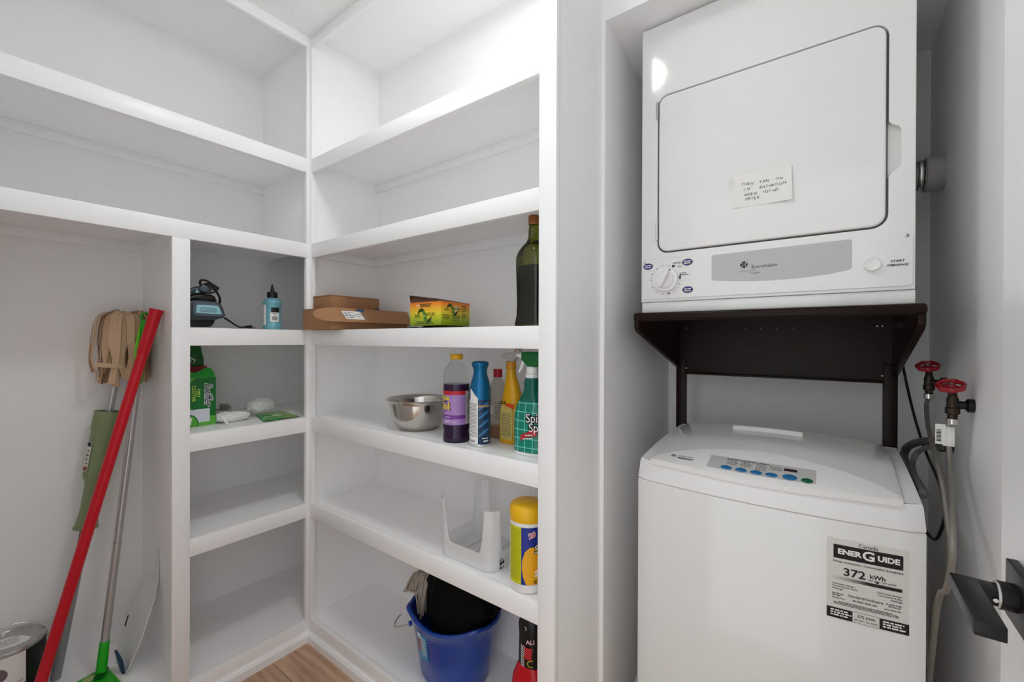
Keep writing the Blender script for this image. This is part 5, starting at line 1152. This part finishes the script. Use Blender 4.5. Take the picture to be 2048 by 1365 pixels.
# green-handled flat mop
ga, gb_ = onY(200, 1362, 1.945), onY(290, 640, 1.985)
ga2 = along(ga, gb_, Z7 + .028); axg = (gb_ - ga).normalized()
def gpt(y_px):
    best = None
    for i in range(500):
        p = ga + (gb_ - ga) * (i / 499 * 1.1 - .05); d = p - EYEP; yy = 682.5 - F_PX * d.dot(UPV) / d.dot(FWD)
        if best is None or abs(yy - y_px) < best[0]: best = (abs(yy - y_px), p)
    return best[1]
M_GRNP = mat('bright_green_plastic', (30, 176, 26), .35, var=.03); M_LIMEP = mat('lime_plastic', (120, 200, 30), .4, var=.03)
fm = thing('flat_mop', 'flat mop with a silver pole, bright green handle and green plate', 'mop', (ga2.x, ga2.y, Z7))
tube('pole', [gpt(1290), gpt(1085)], .0112, M_SILVER, fm, n=18); tube('pole', [gpt(1084), gpt(912)], .0109, M_SILVER, fm, n=18); tube('pole', [gpt(911), gpt(740)], .0105, M_SILVER, fm, n=18)
for yy in (1084, 911): q_ = gpt(yy); lathe('pole_ring', [(.0119, -.0015), (.0119, .0015)], q_, M_CHROME, fm, 18, axg)
q0, q1 = gpt(768), gpt(648); Lg = (q1 - q0).length
hg = lathe('handle', [(.0118, 0), (.0135, .1 * Lg), (.0175, .55 * Lg), (.0180, .68 * Lg), (.0150, .88 * Lg), (.0115, Lg), (.0095, 1.06 * Lg)], q0, M_GRNP, fm, 24, axg, smooth=60)
camg = (EYEP - q0); camg = (camg - axg * camg.dot(axg)).normalized(); sg = axg.cross(camg); 
if sg.dot(RGT) > 0: sg = -sg
v = []
for i in range(11):
    h = .02 + .96 * i / 10; r = [.0118, .0135, .0175, .0180, .0150][min(4, int(h * 4.4))] + .0025; w1 = .5 * math.sin(math.pi * i / 10)
    for a in (.55 - w1 * .3, .55 + w1): v.append(q0 + axg * (h * Lg) + (camg * math.cos(a) + sg * math.sin(a)) * (r + .0008))
mesh('handle_inlay', v, [(2 * i, 2 * i + 1, 2 * i + 3, 2 * i + 2) for i in range(10)], M_LIMEP, hg, 60, recalc=False)
rc_ = q1 + axg * .024; tor = []
for i in range(28):
    a = 2 * math.pi * i / 28; d = (-sg * math.cos(a)) * .8 + axg * math.sin(a) * 1.15; tor.append(rc_ + d * .0135)
g = G(); ringsT = []
for i, p in enumerate(tor):
    d = (p - rc_).normalized(); ringsT.append([p + (d * math.cos(b) * .0034 + camg * math.sin(b) * .006) for b in [2 * math.pi * j / 8 for j in range(8)]])
ringsT.append(ringsT[0]); v, f = g_loft(ringsT, False, False); mesh('hanging_loop', v, f, M_GRNP, hg, 60)
g0, g1 = ga2, gpt(1283); lathe('socket', [(.0145, 0), (.0140, .05), (.0128, (g1 - g0).length)], g0, M_GRNP, fm, 22, axg)
pa_ = math.radians(12); pcn = Vector((ga2.x + .005, ga2.y, Z7))
def prot(p): return pcn + Vector((p.x * math.cos(pa_) - p.y * math.sin(pa_), p.x * math.sin(pa_) + p.y * math.cos(pa_), p.z))
extrude_dir('mop_plate', [prot(Vector((a, b, .009))) for a, b in ((-.075, -.150), (.000, -.150), (.010, -.08), (.022, .012), (.014, .042), (-.055, .042), (-.075, .02))], (0, 0, .007), M_GRNP, fm, bev=.002)
extrude_dir('mop_cloth', [prot(Vector((a, b, .001))) for a, b in ((-.083, -.158), (.006, -.158), (.016, -.08), (.029, .015), (.020, .050), (-.060, .050), (-.083, .026))], (0, 0, .008), mat('pale_green_cloth', (206, 214, 176), .9, var=.05), fm)
lathe('grip_hole', [(.016, .0165), (.016, .0175)], prot(Vector((-.030, .016, 0))), mat('pale_olive_rubber', (168, 184, 120), .6), fm, 22)
lathe('hinge', [(.012, -.022), (.012, .022)], ga2 - Vector((0, 0, .006)), mat('dark_green_plastic2', (12, 92, 24), .4), fm, 18, Vector((.5, .86, 0)))

# red broom pole
ra, rb_ = onY(84, 1358, 1.940), onY(313, 620, 1.895); axr = (rb_ - ra).normalized(); ra = along(ra, rb_, Z7 + .004)
rp = thing('broom', 'broom with a thick bright red plastic pole leaning in the closet', 'broom', ra)
M_REDB = mat('bright_red_plastic', (204, 6, 34), .3, var=.03)
LR = (rb_ - ra).length
tube('pole', [ra + axr * .05, ra + axr * (LR - .155)], .0155, M_REDB, rp, n=22)
lathe('grip', [(.0160, LR - .160), (.0178, LR - .157), (.0185, LR - .02), (.0195, LR - .006), (.0205, LR - .004), (.0205, LR), (.018, LR + .001), (.016, LR - .006)], ra, M_REDB, rp, 26, axr)
lathe('socket', [(.017, .02), (.019, .035), (.017, .075), (.0158, .08)], ra, M_BLACK, rp, 20, axr)
g = G(); rnd = random.Random(12)
for k in range(60):
    a, b = rnd.uniform(-.055, .055), rnd.uniform(-.016, .016); p = ra + axr * .03 + Vector((a, b, 0)); q_ = Vector((p.x + a * .25, p.y + b * .4, Z7 + .001)); g.add(*g_tube([p, q_], .0012, 4))
g.out('bristles', M_BLACK, rp)['kind'] = 'stuff'
extrude_dir('brush_block', [ra + axr * .022 + Vector((a, b, 0)) for a, b in ((-.06, -.018), (.06, -.018), (.06, .018), (-.06, .018))], (0, 0, .022), M_REDB, rp, bev=.004)

# dustpan leaning on the closet's right side
dpn = thing('dustpan', 'white plastic dustpan standing on its edge against the closet partition', 'dustpan', (.40, 1.94, Z7))
def dpt(t, s, w=0):
    """t 0 bottom .. 1 handle tip, s -1..1 across"""
    z = Z7 + .001 + t * .375
    half = (.088 + .012 * math.sin(math.pi * min(t / .62, 1))) if t < .55 else None
    prof_ = [(0, .055), (.12, .075), (.35, .092), (.50, .090), (.60, .070), (.70, .034), (.80, .022), (.92, .020), (1.0, .014)]
    for (a, ha), (b, hb_) in zip(prof_, prof_[1:]):
        if a <= t <= b: k = (t - a) / (b - a); k = k * k * (3 - 2 * k); half = ha + (hb_ - ha) * k; break
    cx = .396 + .030 * math.sin(t * 2.2) + .048 * t + (.018 if t > .7 else .018 * max(0, (t - .5) / .2)); dish = .016 * (1 - min(1, t / .75) ** 2) * abs(s) ** 2.2
    return Vector((min(cx - dish + w, .4835), 1.952 + .006 * t + half * s, z))
N1, N2 = 40, 16
v1 = [dpt(i / N1, -1 + 2 * j / N2) for i in range(N1 + 1) for j in range(N2 + 1)]; v2 = [dpt(i / N1, -1 + 2 * j / N2, -.0028) for i in range(N1 + 1) for j in range(N2 + 1)]
fq = [(i * (N2 + 1) + j, i * (N2 + 1) + j + 1, (i + 1) * (N2 + 1) + j + 1, (i + 1) * (N2 + 1) + j) for i in range(N1) for j in range(N2)]
g = G().add(v1, fq).add(v2, [q_[::-1] for q_ in fq]); k = len(v1); w_ = N2 + 1
edge = [j for j in range(w_)] + [i * w_ + N2 for i in range(1, N1 + 1)] + [N1 * w_ + j for j in range(N2 - 1, -1, -1)] + [i * w_ for i in range(N1 - 1, 0, -1)]
g.f += [(edge[i], edge[(i + 1) % len(edge)], k + edge[(i + 1) % len(edge)], k + edge[i]) for i in range(len(edge))]
pan = g.out('pan', M_PLAST, dpn, 50)
patch('logo_print', .90, .97, .27, .36, lambda u, v, w=0: dpt(v, u, -.0028 - w), M_INK, pan, .0006, 2, 3)
bs = thing('scraper', 'thin dark blue curved scraper blade beside the white dustpan', 'scraper', onZ(250, 1362, Z7))
pth = spline([onY(236, 1310, 1.925), onY(241, 1322, 1.925), onY(247, 1345, 1.922), onY(250.5, 1364, 1.918)], 6)
pth += [Vector((pth[-1].x + .001, pth[-1].y, Z7 + .0006))] if pth[-1].z > Z7 + .002 else []
n = len(pth); rg = []
for i, p in enumerate(pth):
    hw = .0012 + .0042 * math.sin(math.pi * min(1, .12 + i / n)); p = Vector((p.x, p.y, max(p.z, Z7 + .0006))); rg.append([p + Vector((-hw, 0, 0)), p + Vector((hw, 0, 0)), p + Vector((hw, .035, 0)), p + Vector((-hw, .035, 0))])
v, f = g_loft(rg); mesh('blade', v, f, mat('dark_blue_rubber', (26, 62, 88), .5, var=.05), bs, 60)

# paint can
pcx, pcy, PH = .139, 2.066, .190
pn_ = thing('paint_can', 'metal paint can with a white and black label and a wire bail', 'can', (pcx, pcy, Z7))
lathe('can', [(.081, .001), (.083, .003), (.083, .006), (.081, .008), (.081, .182), (.0835, .184), (.0835, .189), (.0825, .1905), (.0795, .1905), (.078, .186)], (pcx, pcy, Z7), M_SILVER, pn_, 56)
ld_ = lathe('lid', [(.0785, .184), (.0785, .189), (.0765, .1905), (.0745, .1900), (.0730, .1865), (.0700, .1855), (0, .1855)], (pcx, pcy, Z7), M_STEEL, pn_, 56)
pbl = [(.045, -.02), (.030, .012), (.012, .030), (-.010, .036), (-.034, .026), (-.05, .006), (-.046, -.022), (-.02, -.034), (.01, -.040), (.034, -.036)]
mesh('lid_label', [(pcx + a * 1.05, pcy + b, Z7 + .1862) for a, b in pbl], [tuple(range(len(pbl)))], M_PAPER, ld_, recalc=False)
small_print('label_writing', [(-.03, .016 - k * .011, .052, .003) for k in range(4)], lambda u, v, w=0: Vector((pcx + u, pcy + v, Z7 + .1862 + w)), M_GREYINK, ld_, .0004, 1)
wc_ = wrap((pcx, pcy), .0813, Z7)
patch('white_label', -.085, .0365, .012, .178, wc_, M_PAPER, pn_, .0005, 30, 1); patch('black_label', .0365, .12, .012, .178, wc_, M_BLACK, pn_, .0005, 20, 1)
poly('round_picture', ell(-.022, .128, .021, .021), wc_, mat('grey_red_picture', (112, 92, 92), .5, var=.4, scale=14), pn_, .0012)
small_print('label_print', [(-.01 + .004 * (k % 2), .092 - k * .010, .040, .0022) for k in range(7)], wc_, M_GREYINK, pn_, .001)
arc = []
for i in range(25): a = math.pi * i / 24; arc.append(Vector((pcx - .0 + .086 * math.cos(a) * 1.0, pcy + .030 * math.sin(a) + .004, Z7 + .165 + .058 * math.sin(a))))
tube('bail', arc, .0016, M_STEEL, pn_, n=8)
for sx in (-1, 1): lathe('bail_ear', [(.008, 0), (.007, .004), (.003, .006)], (pcx + sx * .081, pcy + .004, Z7 + .165), M_SILVER, pn_, 14, Vector((sx, 0, 0)))
